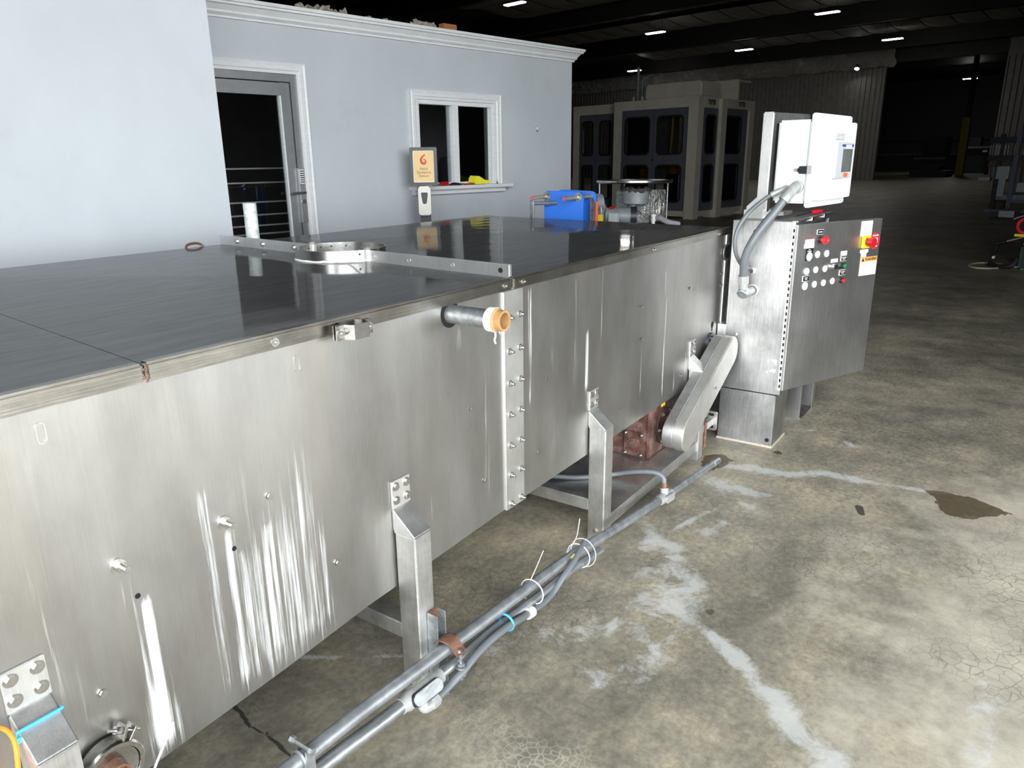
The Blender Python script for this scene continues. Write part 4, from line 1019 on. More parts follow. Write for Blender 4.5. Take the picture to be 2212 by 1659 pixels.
# stadium outline from lower to upper sprocket
c0, c1, rr = V(3.43, 0, 0.265), V(4.045, 0, 0.575), 0.085
ax = (c1 - c0).normalized(); pr = V(-ax.z, 0, ax.x)
def stadium(r, n=12):
    P = []
    for i in range(n + 1):
        a = math.pi * i / n - math.pi / 2; q = c1 + (ax * math.cos(a) + pr * math.sin(a)) * r; P.append((q.x, q.z))
    for i in range(n + 1):
        a = math.pi * i / n + math.pi / 2; q = c0 + (ax * math.cos(a) + pr * math.sin(a)) * r; P.append((q.x, q.z))
    return P
mG = lambda s, t, d: V(s, d, t)
bm = new(); prism(bm, stadium(rr), mG, 1.275, 1.335); cv = obj('cover_shell', bm, GUARD, cg, bevel=0.006)
bm = new(); prism(bm, stadium(rr - 0.004), mG, 1.335, 1.39); obj('back_shell', bm, STEEL_LEG, cg, bevel=0.003)
bm = new(); q0 = c0 + pr * (rr + 0.002) + ax * 0.0; q1 = c1 + pr * (rr + 0.002) - ax * 0.02
tube(bm, [V(q0.x, 1.333, q0.z), V(q1.x, 1.333, q1.z)], 0.0025, 6); obj('seam_lip', bm, GREYPAINT, cg)
mid = (c0 + c1) / 2 + pr * -0.02 + ax * 0.05
inst('bolt', B8, cg, (mid.x, 1.275, mid.z))

# ------------------------------------------------------------------ conduits on the floor
cd1 = thing('conduit_run', 'long galvanized conduit with a T fitting lying along the tank legs', 'conduit', (2.2, 1.27, 0))
main = [(0.55, 1.27, 0.235), (0.896, 1.27, 0.226), (1.113, 1.27, 0.221), (1.333, 1.27, 0.207), (1.55, 1.27, 0.193), (1.805, 1.27, 0.178), (2.11, 1.27, 0.160), (2.323, 1.27, 0.138), (2.608, 1.267, 0.105), (2.85, 1.262, 0.08), (3.06, 1.255, 0.063)]
bm = new(); tube(bm, main, 0.02, 16, 4); obj('pipe', bm, GALV_DULL, cd1)
bm = new(); tube(bm, [(3.14, 1.25, 0.055), (3.4, 1.238, 0.044), (3.68, 1.224, 0.03)], 0.0165, 14, 2); obj('far_pipe', bm, GALV_DULL, cd1)
bm = new(); tube(bm, [(3.68, 1.224, 0.03), (3.755, 1.219, 0.026)], 0.0185, 14); obj('end_coupling', bm, GALV, cd1)
bm = new(); tube(bm, [(3.03, 1.256, 0.064), (3.045, 1.255, 0.063), (3.15, 1.25, 0.056), (3.165, 1.249, 0.055)], lambda t: 0.026 if 0.2 < t < 0.8 else 0.022, 14)
tube(bm, [(3.095, 1.254, 0.075), (3.1, 1.258, 0.105)], 0.02, 12); tf = obj('tee_fitting', bm, CAST, cd1)
dT = V(0.12, -0.006, -0.008).normalized(); nT = V(dT.y, -dT.x, 0)
def m_t(s, t, d): return V(3.1, 1.252, 0.06) + dT * s + V(0, 0, 1) * t + nT * d
bm = new(); prism(bm, rrect(-0.045, 0.045, -0.02, 0.02, 0.019), m_t, 0.02, 0.031); obj('cover_plate', bm, CAST, tf, bevel=0.002)
bm = new(); tube(bm, [(3.1, 1.258, 0.1), (3.104, 1.263, 0.128)], 0.015, 12); obj('rusty_nut', bm, RUSTCLAMP, cd1)
bm = new(); tube(bm, [(3.103, 1.262, 0.122), (3.108, 1.272, 0.155), (3.10, 1.32, 0.172), (3.08, 1.42, 0.158), (3.06, 1.5, 0.135), (3.0, 1.58, 0.125), (2.9, 1.7, 0.13), (2.75, 1.9, 0.18), (2.7, 2.1, 0.3)], 0.0125, 12, 6)
tag(obj('flexible_whip', bm, GREYFLEX, loc=(3.0, 1.5, 0.12)), 'grey flexible conduit arching from the T fitting to under the tank', 'conduit')

cd2 = thing('conduit_branch', 'second galvanized conduit with an oval inspection fitting beside the first', 'conduit', (1.5, 1.26, 0))
bm = new(); tube(bm, [(0.6, 1.262, 0.185), (0.977, 1.262, 0.165), (1.15, 1.262, 0.15), (1.26, 1.262, 0.142)], 0.0205, 16, 3); obj('pipe', bm, GALV, cd2)
bm = new(); tube(bm, [(1.41, 1.262, 0.135), (1.6, 1.262, 0.134), (1.7, 1.262, 0.134), (1.95, 1.26, 0.115), (2.2, 1.252, 0.112), (2.34, 1.246, 0.1), (2.42, 1.243, 0.096)], 0.0165, 14, 4); obj('upper_pipe', bm, GALV, cd2)
bm = new(); tube(bm, [(1.25, 1.262, 0.143), (1.26, 1.262, 0.142), (1.275, 1.262, 0.141), (1.385, 1.262, 0.136), (1.4, 1.262, 0.135), (1.425, 1.262, 0.134)], lambda t: 0.028 if 0.3 < t < 0.72 else 0.023, 16); lb = obj('inspection_fitting', bm, CAST, cd2)
def m_l(s, t, d): return V(1.335, 1.258, 0.133) + V(1, 0, -0.06) * s + V(0, 0.5, 0.86) * t + V(0, -0.86, 0.5) * d
bm = new(); prism(bm, rrect(-0.062, 0.062, -0.021, 0.021, 0.02), m_l, 0.02, 0.032); obj('gasket', bm, BLACK, lb)
bm = new(); prism(bm, rrect(-0.06, 0.06, -0.019, 0.019, 0.018), m_l, 0.032, 0.037); obj('cover_plate', bm, GALV, lb, bevel=0.001)
bm = new(); prism(bm, rrect(-0.035, 0.045, 0.0, 0.014, 0.001), lambda s, t, d: V(1.335, 1.262, 0.163) + V(1, 0, -0.06) * s + V(0, 0.9, 0.0) * t + V(0, 0, 0.9) * d, 0.0, 0.003); obj('name_plate', bm, plain('stamped_plate', (0.5, 0.49, 0.42), 0.4, 0.7, 0.2, 90), lb, smooth=False)
bm = new(); tube(bm, [(1.33, 1.255, 0.118), (1.328, 1.247, 0.1), (1.335, 1.243, 0.09), (1.36, 1.242, 0.086)], 0.017, 12, 3); obj('elbow', bm, CAST, lb)
bm = new(); tube(bm, [(1.355, 1.242, 0.087), (1.385, 1.241, 0.088)], 0.0195, 6); obj('gland_nut', bm, CAST, lb)
fx = thing('flexible_loop', 'grey flexible conduit looping beside the two galvanized pipes', 'conduit', (1.8, 1.24, 0))
bm = new(); tube(bm, [(1.385, 1.241, 0.088), (1.44, 1.238, 0.098), (1.49, 1.226, 0.12), (1.55, 1.226, 0.136), (1.64, 1.228, 0.142), (1.74, 1.228, 0.136), (1.82, 1.23, 0.12), (1.875, 1.239, 0.104)], 0.0125, 12, 5)
obj('lower_hose', bm, GREYFLEX, fx)
bm = new(); tube(bm, [(1.87, 1.239, 0.105), (1.9, 1.24, 0.099)], 0.02, 16); obj('coupling', bm, WHITE, fx)
bm = new(); tube(bm, [(1.895, 1.24, 0.1), (1.97, 1.239, 0.092), (2.04, 1.238, 0.1), (2.11, 1.232, 0.138), (2.19, 1.234, 0.162), (2.25, 1.245, 0.176), (2.33, 1.262, 0.178)], 0.0115, 12, 5); obj('upper_hose', bm, GREYFLEX, fx)
bm = new(); tube(bm, [(2.2, 1.243, 0.16), (2.215, 1.245, 0.164)], 0.014, 14); obj('yellow_band', bm, plain('faded_yellow_band', (0.6, 0.5, 0.2), 0.5), fx)

# channel strut with rusty pipe clamp, at the second leg
st_ = thing('strut_channel', 'short galvanized channel strut clamped to the conduits at a leg foot', 'strut', (1.48, 1.31, 0))
bm = new()
box(bm, 1.458, 1.5, 1.33, 1.334, 0.0, 0.305); box(bm, 1.458, 1.462, 1.293, 1.33, 0.0, 0.305); box(bm, 1.496, 1.5, 1.293, 1.33, 0.0, 0.305)
ch = obj('channel', bm, GALV, st_, smooth=False, bevel=0.001)
bm = new(); box(bm, 1.462, 1.496, 1.322, 1.33, 0.27, 0.307); obj('rusty_end', bm, RUSTCLAMP, ch, smooth=False)
pts = [(1.475, 1.31, 0.205), (1.475, 1.295, 0.222), (1.478, 1.27, 0.2255), (1.483, 1.25, 0.217), (1.486, 1.237, 0.196), (1.487, 1.225, 0.185)]
bm2 = new()
w_ = V(0.022, 0, 0)
P = smooth_pts(pts, 4); A = [[bm2.verts.new(p - w_ + V(0, 0, z)) for p in P] for z in (0, 0.004)]; B = [[bm2.verts.new(p + w_ + V(0, 0, z)) for p in P] for z in (0, 0.004)]
for i in range(len(P) - 1):
    bm2.faces.new((A[0][i], A[0][i + 1], B[0][i + 1], B[0][i])); bm2.faces.new((A[1][i], B[1][i], B[1][i + 1], A[1][i + 1]))
    bm2.faces.new((A[0][i], A[1][i], A[1][i + 1], A[0][i + 1])); bm2.faces.new((B[0][i], B[0][i + 1], B[1][i + 1], B[1][i]))
bm2.faces.new((A[0][0], B[0][0], B[1][0], A[1][0])); bm2.faces.new((A[0][-1], A[1][-1], B[1][-1], B[0][-1]))
obj('rusty_saddle', bm2, RUSTCLAMP, st_)
inst('bolt', hexbolt('saddle_bolt', 0.008, 0.007), st_, (1.487, 1.232, 0.193), ROT_UP)
bm = new(); cyl(bm, (1.488, 1.232, 0.19), (1.489, 1.23, 0.09), 0.0045, 8); cyl(bm, (1.4885, 1.231, 0.15), (1.4885, 1.231, 0.142), 0.012, 6); cyl(bm, (1.4885, 1.231, 0.14), (1.4885, 1.231, 0.136), 0.018, 14); cyl(bm, (1.4885, 1.231, 0.118), (1.4885, 1.231, 0.11), 0.018, 14); obj('clamp_screw', bm, GALV, st_)
# beam clamp at the near end
bc = thing('pipe_hanger', 'small galvanized hanger clamp at the near end of the conduits', 'clamp', (0.91, 1.27, 0.2))
for x in (0.905, 0.925): bm = new(); tube(bm, [(x, 1.27 + 0.0245 * math.cos(a), 0.226 + 0.0245 * math.sin(a)) for a in [math.radians(k) for k in range(-60, 230, 20)]], 0.004, 6); obj('band', bm, GALV, bc)
bm = new(); box(bm, 0.903, 0.927, 1.236, 1.242, 0.2, 0.265); obj('side_plate', bm, GALV, bc, smooth=False)
bm = new(); cyl(bm, (0.915, 1.305, 0.265), (0.915, 1.225, 0.265), 0.005, 8); cyl(bm, (0.915, 1.236, 0.265), (0.915, 1.226, 0.265), 0.01, 6); cyl(bm, (0.915, 1.295, 0.265), (0.915, 1.305, 0.265), 0.01, 6); obj('screw', bm, GALV, bc)

# cable ties
def tie(name, label, pts, r, mat, tail=None, headr=0.006):
    t = thing(name, label, 'cable tie', Vector(pts[0]))
    bm = new(); tube(bm, pts, r, 8, 4); obj('loop', bm, mat, t)
    if tail: bm = new(); tube(bm, tail, r * 0.7, 6, 4); obj('tail', bm, mat, t)
    bm = new(); c = Vector(pts[0]); box(bm, c.x - headr, c.x + headr, c.y - headr, c.y + headr, c.z - headr, c.z + headr); obj('head', bm, mat, t, smooth=False, bevel=0.001)
def ring_pts(c, r, n, dz=1.0, ax=(0, 1, 0)):
    return [Vector(c) + V(0, r * math.cos(2 * math.pi * i / n), r * dz * math.sin(2 * math.pi * i / n)) for i in range(n + 1)]
tie('cable_tie', 'white cable tie with a long upright tail round the far pipes', ring_pts((2.27, 1.262, 0.135), 0.05, 12, 1.0), 0.0022, WHITE_TIE, [(2.27, 1.31, 0.135), (2.28, 1.28, 0.2), (2.28, 1.27, 0.25), (2.29, 1.27, 0.285)], 0.004)
tie('cable_tie', 'looped white wire round the pipes next to the upright tie', ring_pts((2.31, 1.262, 0.13), 0.055, 12, 1.1), 0.0015, WHITE_TIE, None, 0.003)
tie('cable_tie', 'white cable tie with a slanting tail midway along the pipes', ring_pts((1.94, 1.265, 0.148), 0.047, 12, 1.0), 0.0022, WHITE_TIE, [(1.94, 1.27, 0.195), (1.99, 1.275, 0.225), (2.04, 1.28, 0.26)], 0.004)
tie('cable_tie', 'blue cable tie around the lower galvanized pipe', ring_pts((1.755, 1.25, 0.134), 0.031, 12, 0.95), 0.004, BLUE_TIE, None, 0.005)
tie('cable_tie', 'blue cable tie strapped around the cranked leg bracket', [(0.397, 1.388, 0.613), (0.398, 1.386, 0.6265), (0.404, 1.3835, 0.6295), (0.44, 1.3835, 0.6295), (0.474, 1.3835, 0.6295), (0.4795, 1.387, 0.6285), (0.4795, 1.40, 0.62), (0.4795, 1.412, 0.612)], 0.0032, BLUE_TIE, None, 0.0065)
bm = new(); tube(bm, [(0.36, 1.42, 0.33), (0.38, 1.40, 0.45), (0.385, 1.38, 0.55), (0.392, 1.385, 0.62), (0.375, 1.39, 0.655), (0.345, 1.385, 0.645), (0.325, 1.37, 0.57), (0.34, 1.34, 0.45), (0.345, 1.3, 0.3), (0.33, 1.25, 0.1), (0.3, 1.2, 0.008), (0.1, 1.1, 0.008)], 0.0045, 8, 6)
tag(obj('orange_cable', bm, ORANGE, loc=(0.38, 1.4, 0.3)), 'thin orange cable tied to the near leg', 'cable')
bm = new(); tube(bm, [(0.69, 1.405, 0.43), (0.63, 1.39, 0.37), (0.585, 1.375, 0.315), (0.56, 1.36, 0.28)], 0.0028, 6, 4)
tag(obj('white_strand', bm, WHITE_TIE, loc=(0.62, 1.39, 0.35)), 'white plastic strand hanging across the lower tank corner', 'strand')

# ------------------------------------------------------------------ control cabinet
cb = thing('control_cabinet', 'stainless control cabinet on two pedestals with its door ajar', 'cabinet', (4.55, 1.2, 0))
X0, X1, Y0, Y1, Z0, Z1 = 4.16, 4.97, 1.045, 1.365, 0.325, 1.29
bm = new()
box(bm, X0, X0 + 0.006, Y0, Y1, Z0, Z1); box(bm, X1 - 0.006, X1, Y0, Y1, Z0, Z1); box(bm, X0 + 0.006, X1 - 0.006, Y1 - 0.006, Y1, Z0, Z1)
box(bm, X0 + 0.006, X1 - 0.006, Y0, Y1 - 0.006, Z1 - 0.006, Z1); box(bm, X0 + 0.006, X1 - 0.006, Y0, Y1 - 0.006, Z0, Z0 + 0.006)
body = obj('body', bm, STEEL_CAB, cb, smooth=False)
bm = new(); f = 0.03
box(bm, X0, X0 + f, Y0 - 0.016, Y0, Z0, Z1); box(bm, X1 - f, X1, Y0 - 0.016, Y0, Z0, Z1); box(bm, X0 + f, X1 - f, Y0 - 0.016, Y0, Z1 - f, Z1); box(bm, X0 + f, X1 - f, Y0 - 0.016, Y0, Z0, Z0 + f)
obj('door_rim', bm, STEEL_CAB, cb, smooth=False, bevel=0.002)
bm = new(); box(bm, X0 - 0.01, X1 + 0.01, Y0 - 0.03, Y0 - 0.0, Z1, Z1 + 0.006); obj('drip_shield', bm, STEEL, cb, smooth=False)
clp = mesh_of('door_latch', box(new(), -0.018, 0.018, -0.012, 0.012, 0, 0.022), STEEL_BRIGHT, False)
for x in (4.46, 4.75): inst('door_latch', clp, cb, (x, Y0 - 0.022, Z1 - 0.012))
bm = new(); cyl(bm, (X0 - 0.001, 1.236, 1.231), (X0 + 0.0005, 1.236, 1.231), 0.014, 20); obj('cable_hole', bm, HOLE, body)
# pedestals
bm = new(); box(bm, 4.158, 4.43, 1.048, 1.37, 0.0, 0.318); pd = obj('pedestal', bm, STEEL_CAB, cb, smooth=False, bevel=0.004)
RUSTEDGE = rusty('rust_tinged_edge', (0.4, 0.38, 0.33), (0.55, 0.5, 0.4), (0.3, 0.14, 0.05), 14)
bm = new(); box(bm, 4.154, 4.434, 1.044, 1.374, 0.0, 0.012); obj('rusty_base_edge', bm, RUSTEDGE, pd, smooth=False)
bm = new(); lathe(bm, (4.1575, 1.075, 0.045), (-1, 0, 0), [(0, 0), (0, 0.012), (0.001, 0.012), (0.001, 0)], 12); obj('bolt_hole', bm, HOLE, pd)
bm = new(); box(bm, 4.76, 4.765, 1.04, 1.36, 0, 0.322); box(bm, 5.05, 5.055, 1.02, 1.36, 0, 0.322); box(bm, 4.765, 5.05, 1.355, 1.36, 0, 0.322); box(bm, 4.765, 5.05, 1.03, 1.355, 0, 0.006)
box(bm, 4.99, 5.05, 1.02, 1.025, 0, 0.322); pd2 = obj('open_pedestal', bm, STEEL, cb, smooth=False)
bm = new(); box(bm, 4.766, 5.04, 1.03, 1.35, 0.006, 0.009); obj('debris_floor', bm, rusty('dirty_tray', (0.02, 0.02, 0.02), (0.08, 0.06, 0.05), (0.25, 0.2, 0.18), 50), pd2, smooth=False)
bm = new(); box(bm, 4.966, 5.058, 1.03, 1.365, 0.322, 0.33); obj('pedestal_cap', bm, STEEL, cb, smooth=False)
# door
D0 = V(4.168, 1.019, 0.352); dr = V(0.92, -0.392, 0).normalized(); dn = V(dr.y, -dr.x, 0)
def m_d(s, z, d): return V(D0.x, D0.y, 0) + dr * s + dn * d + V(0, 0, z)
ZB, ZD, WD = 0.352, 1.274, 0.765
bm = new(); box(bm, 0, WD, ZB, ZD, -0.004, 0.0, m_d)
for a, b, c, d_ in ((0, 0.003, ZB, ZD), (WD - 0.003, WD, ZB, ZD), (0.003, WD - 0.003, ZB, ZB + 0.003), (0.003, WD - 0.003, ZD - 0.003, ZD)): box(bm, a, b, c, d_, -0.028, -0.004, m_d)
dor = obj('door', bm, STEEL_DOOR, cb, smooth=False)
bm = new(); box(bm, -0.002, 0.006, ZB, ZD, -0.03, 0.003, m_d); obj('door_edge', bm, STEEL_PALE, dor, smooth=False, bevel=0.002)
bm = new(); hp = V(4.152, 1.028, 0); cyl(bm, hp + V(0, 0, 0.36), hp + V(0, 0, 1.268), 0.006, 10); box(bm, 4.138, 4.162, 1.022, 1.04, 0.36, 1.268); hin = obj('piano_hinge', bm, STEEL_PALE, cb, smooth=False)
sl_ = mesh_of('hinge_gap', box(new(), -0.002, 0.002, -0.004, 0.004, -0.009, 0.009), HOLE, False)
for i in range(26): inst('hinge_gap', sl_, hin, (4.1375, 1.029, 0.385 + i * 0.0345))
def disc(name, s, z, r, h, mat, parent, d0=0.0, seg=20):
    bm = new(); c = m_d(s, z, d0); lathe(bm, c, dn, [(0, 0), (0, r), (h * 0.8, r), (h, r * 0.9), (h, 0)], seg); return obj(name, bm, mat, parent)
def plate(name, s, z, w, h, mat, parent, d0=0.0, t=0.002):
    bm = new(); box(bm, s - w / 2, s + w / 2, z - h / 2, z + h / 2, d0, d0 + t, m_d); return obj(name, bm, mat, parent, smooth=False)
def print_lines(m, d, rows, h, mat, parent):
    """rows of small print too blurred to read: short dashes (s from, s to, z)"""
    bm = new()
    for a, b, z in rows:
        x = a
        while x < b:
            l = random.uniform(0.004, 0.011); box(bm, x, min(b, x + l), z - h / 2, z + h / 2, d, d + 0.0004, m); x += l + 0.0025
    o = obj('small_print', bm, mat, parent, smooth=False); o['kind'] = 'stuff'; return o
def dtext(body, size, s, z, mat, d=0.003, **k): return text('lettering', body, size, m_d(s, z, d), dr, (0, 0, 1), mat, dor, **k)
TXTW = plain('white_print', (0.75, 0.75, 0.73), 0.5, 0.0, 0.02); TXTK = plain('black_print', (0.02, 0.02, 0.02), 0.6, 0.0, 0.02); TXTG = plain('grey_print', (0.3, 0.3, 0.33), 0.6, 0.0, 0.02)
for s, z, big in ((0.116, 1.1, 0.024), (0.19, 1.106, 0.0195), (0.271, 1.105, 0.0195), (0.189, 1.022, 0.0185), (0.27, 1.021, 0.0185), (0.108, 0.939, 0.022), (0.19, 0.941, 0.0185), (0.27, 0.942, 0.0185), (0.35, 0.944, 0.0185)):
    disc('hole_plug', s, z, big, 0.004, WHITE, dor, 0.003 if s == 0.116 else 0.0)
disc('grey_hole_plug', 0.107, 1.02, 0.02, 0.008, GREYPL, dor)
plate('black_plate', 0.115, 1.11, 0.062, 0.066, BLACK, dor, t=0.0025); print_lines(m_d, 0.0026, [(0.107, 0.122, 1.137), (0.098, 0.134, 1.128)], 0.005, TXTW, dor)
plate('white_tape', 0.111, 1.182, 0.073, 0.022, PAPER, dor); plate('white_tape', 0.11, 1.158, 0.082, 0.024, PAPER, dor, t=0.0022)
print_lines(m_d, 0.0023, [(0.095, 0.13, 1.158)], 0.005, TXTG, dor)
pe = plate('legend_plate', 0.193, 1.228, 0.054, 0.026, PAPER, dor); plate('black_plate', 0.194, 1.228, 0.048, 0.023, BLACK, dor, t=0.003); print_lines(m_d, 0.0031, [(0.179, 0.209, 1.228)], 0.006, TXTW, dor)
bm = new(); lathe(bm, m_d(0.196, 1.186, 0), dn, [(0, 0.017), (0.018, 0.017), (0.018, 0.0)], 20); es = obj('stop_button_base', bm, BLACK, dor)
bm = new(); lathe(bm, m_d(0.196, 1.186, 0), dn, [(0.016, 0.0), (0.016, 0.015), (0.026, 0.016), (0.03, 0.0215), (0.042, 0.021), (0.047, 0.017), (0.047, 0.015), (0.043, 0.012), (0.045, 0.0)], 24); obj('red_mushroom_head', bm, RED, es)
plate('white_tape', 0.429, 1.097, 0.055, 0.022, PAPER, dor); plate('white_tape', 0.348, 1.06, 0.06, 0.02, PAPER, dor)
for s, z, tx in ((0.433, 1.067, 'MOTOR 2\nSTART'), (0.434, 0.986, 'MOTOR 2\nSTOP'), (0.109, 0.98, 'MTR 1\nSTOP')):
    plate('legend_plate', s - 0.002, z, 0.054, 0.031, PAPER, dor); plate('black_plate', s, z, 0.048, 0.027, BLACK, dor, t=0.003); dtext(tx, 0.0095, s, z, TXTW, 0.0034, space=0.9)
for s, z, mt in ((0.424, 1.025, GREEN), (0.428, 0.941, RED)):
    bm = new(); lathe(bm, m_d(s, z, 0), dn, [(0, 0.016), (0.016, 0.015), (0.016, 0.0)], 20); pb = obj('push_button', bm, BLACK, dor)
    bm = new(); lathe(bm, m_d(s, z, 0), dn, [(0.014, 0.0), (0.014, 0.0115), (0.023, 0.011), (0.024, 0.0)], 20); obj('button_cap', bm, mt, pb)
bm = new(); lathe(bm, m_d(0.335, 1.028, 0), dn, [(0, 0.017), (0.022, 0.015), (0.022, 0)], 20); se = obj('selector_switch', bm, SLAT, dor)
bm = new(); lathe(bm, m_d(0.335, 1.028, 0), dn, [(0.02, 0), (0.02, 0.013), (0.03, 0.012), (0.03, 0)], 16); box(bm, 0.333, 0.352, 1.02, 1.029, 0.028, 0.044, m_d); obj('selector_knob', bm, BLACK, se)
plate('paper_sheet', 0.618, 1.223, 0.105, 0.085, plain('ivory_paper', (0.85, 0.84, 0.76), 0.6, 0.0, 0.02), dor); print_lines(m_d, 0.0021, [(0.6, 0.63, 1.226)], 0.003, TXTG, dor)
bm = new(); c = []
for i in range(8):
    a = math.radians(22.5 + 45 * i); c.append((0.712 + 0.05 * math.cos(a), 1.147 + 0.05 * math.sin(a)))
prism(bm, c, m_d, 0.0, 0.0012); obj('red_octagon_sticker', bm, RED, dor, smooth=False)
dtext('T10', 0.046, 0.712, 1.147, TXTW, 0.0016, bold=0.0006, sx=0.8)
plate('white_bar', 0.714, 1.178, 0.055, 0.007, TXTW, dor, 0.0012, 0.0006); plate('white_bar', 0.712, 1.116, 0.055, 0.007, TXTW, dor, 0.0012, 0.0006)
bm = new(); box(bm, 0.583, 0.655, 1.111, 1.183, 0.0, 0.016, m_d); ys = obj('disconnect_plate', bm, YELLOW, dor, smooth=False, bevel=0.004)
bm = new(); lathe(bm, m_d(0.618, 1.147, 0), dn, [(0.016, 0.0), (0.016, 0.022), (0.03, 0.022), (0.034, 0.027), (0.058, 0.026), (0.06, 0.0)], 24); obj('disconnect_knob', bm, DARKRED, ys)
bm = new(); prism(bm, [(0.6, 1.162), (0.606, 1.162), (0.606, 1.168), (0.615, 1.172), (0.615, 1.177), (0.603, 1.172)], m_d, 0.016, 0.0166); obj('pointer_mark', bm, TXTK, ys, smooth=False)
plate('white_tape', 0.621, 1.093, 0.074, 0.02, PAPER, dor); plate('white_tape', 0.62, 1.07, 0.048, 0.022, PAPER, dor)
plate('warning_label', 0.677, 1.003, 0.16, 0.106, PAPER, dor); plate('orange_header', 0.677, 1.043, 0.16, 0.028, ORANGE_LABEL, dor, 0.002, 0.0006)
dtext('WARNING', 0.024, 0.695, 1.043, TXTK, 0.003, bold=0.0005, sx=1.0)
bm = new(); prism(bm, [(0.605, 1.033), (0.631, 1.033), (0.618, 1.055)], m_d, 0.0026, 0.0032); obj('hazard_triangle', bm, TXTK, dor, smooth=False)
print_lines(m_d, 0.0021, [(0.61, 0.742, 1.021), (0.625, 0.735, 1.012), (0.61, 0.66, 1.003), (0.615, 0.64, 0.988), (0.607, 0.68, 0.978)], 0.003, TXTG, dor)
print_lines(m_d, 0.0021, [(0.607, 0.65, 0.96), (0.72, 0.742, 0.963)], 0.003, TXTG, dor)
# paint chips on the side wall
CHIP = plain('bare_white_chip', (0.85, 0.85, 0.83), 0.6, 0.0, 0.02)
def chip(pts):
    bm = new(); prism(bm, pts, lambda s, t, d: V(X0 - d, s, t), 0.0, 0.0006); obj('paint_chip', bm, CHIP, body, smooth=False)
chip([(1.06, 0.53), (1.095, 0.525), (1.075, 0.513), (1.07, 0.5), (1.06, 0.495)]); chip([(1.06, 0.47), (1.08, 0.474), (1.1, 0.462), (1.09, 0.455), (1.07, 0.452)]); chip([(1.11, 0.462), (1.118, 0.455), (1.105, 0.445)]); chip([(1.30, 0.66), (1.292, 0.648), (1.303, 0.64)])
# screwdriver on the cabinet roof
sd = thing('screwdriver', 'screwdriver with a translucent red handle lying on the cabinet roof', 'screwdriver', (4.6, 1.1, 1.29))
bm = new(); tube(bm, [(4.70, 1.075, 1.31), (4.72, 1.073, 1.31), (4.82, 1.06, 1.31), (4.85, 1.057, 1.31)], lambda t: 0.013 if 0.15 < t < 0.9 else 0.009, 12); obj('handle', bm, RED, sd)
bm = new(); tube(bm, [(4.70, 1.075, 1.31), (4.45, 1.105, 1.3)], 0.004, 8); obj('shaft', bm, CHARCOAL, sd)

# ------------------------------------------------------------------ operator box on its bracket
pb_ = thing('post_bracket', 'worn square steel post with gusset and top arm on the cabinet roof', 'bracket', (4.38, 1.28, 1.29))
bm = new(); box(bm, 4.35, 4.42, 1.245, 1.305, 1.29, 1.86); obj('post', bm, STEEL_PALE, pb_, smooth=False, bevel=0.006)
bm = new(); q0 = V(4.40, 1.30, 0); q1 = V(4.83, 1.19, 0); t = (q1 - q0).normalized(); nn = V(-t.y, t.x, 0)
box(bm, 0, (q1 - q0).length, -0.02, 0.02, 1.805, 1.862, lambda x, y, z: q0 + t * x + nn * y + V(0, 0, z)); obj('top_arm', bm, STEEL_LEG, pb_, smooth=False, bevel=0.003)
bm = new(); prism(bm, [(1.305, 1.335), (1.365, 1.335), (1.365, 1.352), (1.305, 1.41)], lambda s, t_, d: V(d, s, t_), 4.37, 4.395); obj('gusset', bm, STEEL_PALE, pb_, smooth=False)
bm = new(); box(bm, 4.335, 4.43, 1.255, 1.368, 1.29, 1.337); obj('foot_block', bm, STEEL_PALE, pb_, smooth=False, bevel=0.003)
bm = new(); box(bm, 4.32, 4.5, 1.14, 1.25, 1.31, 1.33); cyl(bm, (4.36, 1.23, 1.33), (4.36, 1.19, 1.345), 0.016, 12); obj('lower_arm', bm, STEEL_LEG, pb_, smooth=False)

HO = V(4.255, 0.995, 0); ha = math.radians(-6.4); hr = V(math.cos(ha), math.sin(ha), 0); ho = V(hr.y, -hr.x, 0)
def m_h(s, z, d): return HO + hr * s + ho * d + V(0, 0, z)
hm = thing('operator_box', 'white fibreglass operator box with a touch panel above the control cabinet', 'operator panel', m_h(0.27, 1.36, -0.1))
bm = new(); box(bm, 0.015, 0.545, 1.38, 1.81, -0.21, -0.03, m_h); obj('housing', bm, WHITE_BOX, hm, bevel=0.012)
bm = new(); box(bm, 0.0, 0.56, 1.36, 1.84, -0.03, 0.0, m_h); hd = obj('door', bm, WHITE_BOX, hm, bevel=0.006)
bm = new(); prism(bm, [(0.0, 0.0), (0.52, 0.0), (0.48, 0.055), (0.02, 0.055)], lambda s, t, d: m_h(s, d, t), 1.40, 1.80); obj('raised_panel', bm, WHITE_BOX, hd, bevel=0.005)
bm = new(); prism(bm, rrect(0.14, 0.405, 1.505, 1.695, 0.012), lambda s, t, d: m_h(s, t, d), 0.055, 0.072); hp_ = obj('touch_panel', bm, GREYPL, hm, bevel=0.004)
bm = new(); box(bm, 0.23, 0.385, 1.54, 1.66, 0.072, 0.0735, m_h); obj('screen', bm, SCREEN, hp_, smooth=False)
bm = new(); box(bm, 0.21, 0.4, 1.672, 1.684, 0.072, 0.0733, m_h); obj('blue_band', bm, NAVY, hp_, smooth=False)
bm = new(); box(bm, 0.27, 0.36, 1.662, 1.682, 0.0734, 0.0745, m_h); obj('white_tape', bm, PAPER, hp_, smooth=False)
bm = new(); box(bm, 0.27, 0.34, 1.513, 1.535, 0.072, 0.0735, m_h); obj('orange_sticker', bm, SAFETY, hp_, smooth=False)
print_lines(m_h, 0.0746, [(0.29, 0.34, 1.676), (0.28, 0.35, 1.668)], 0.003, TXTG, hp_)
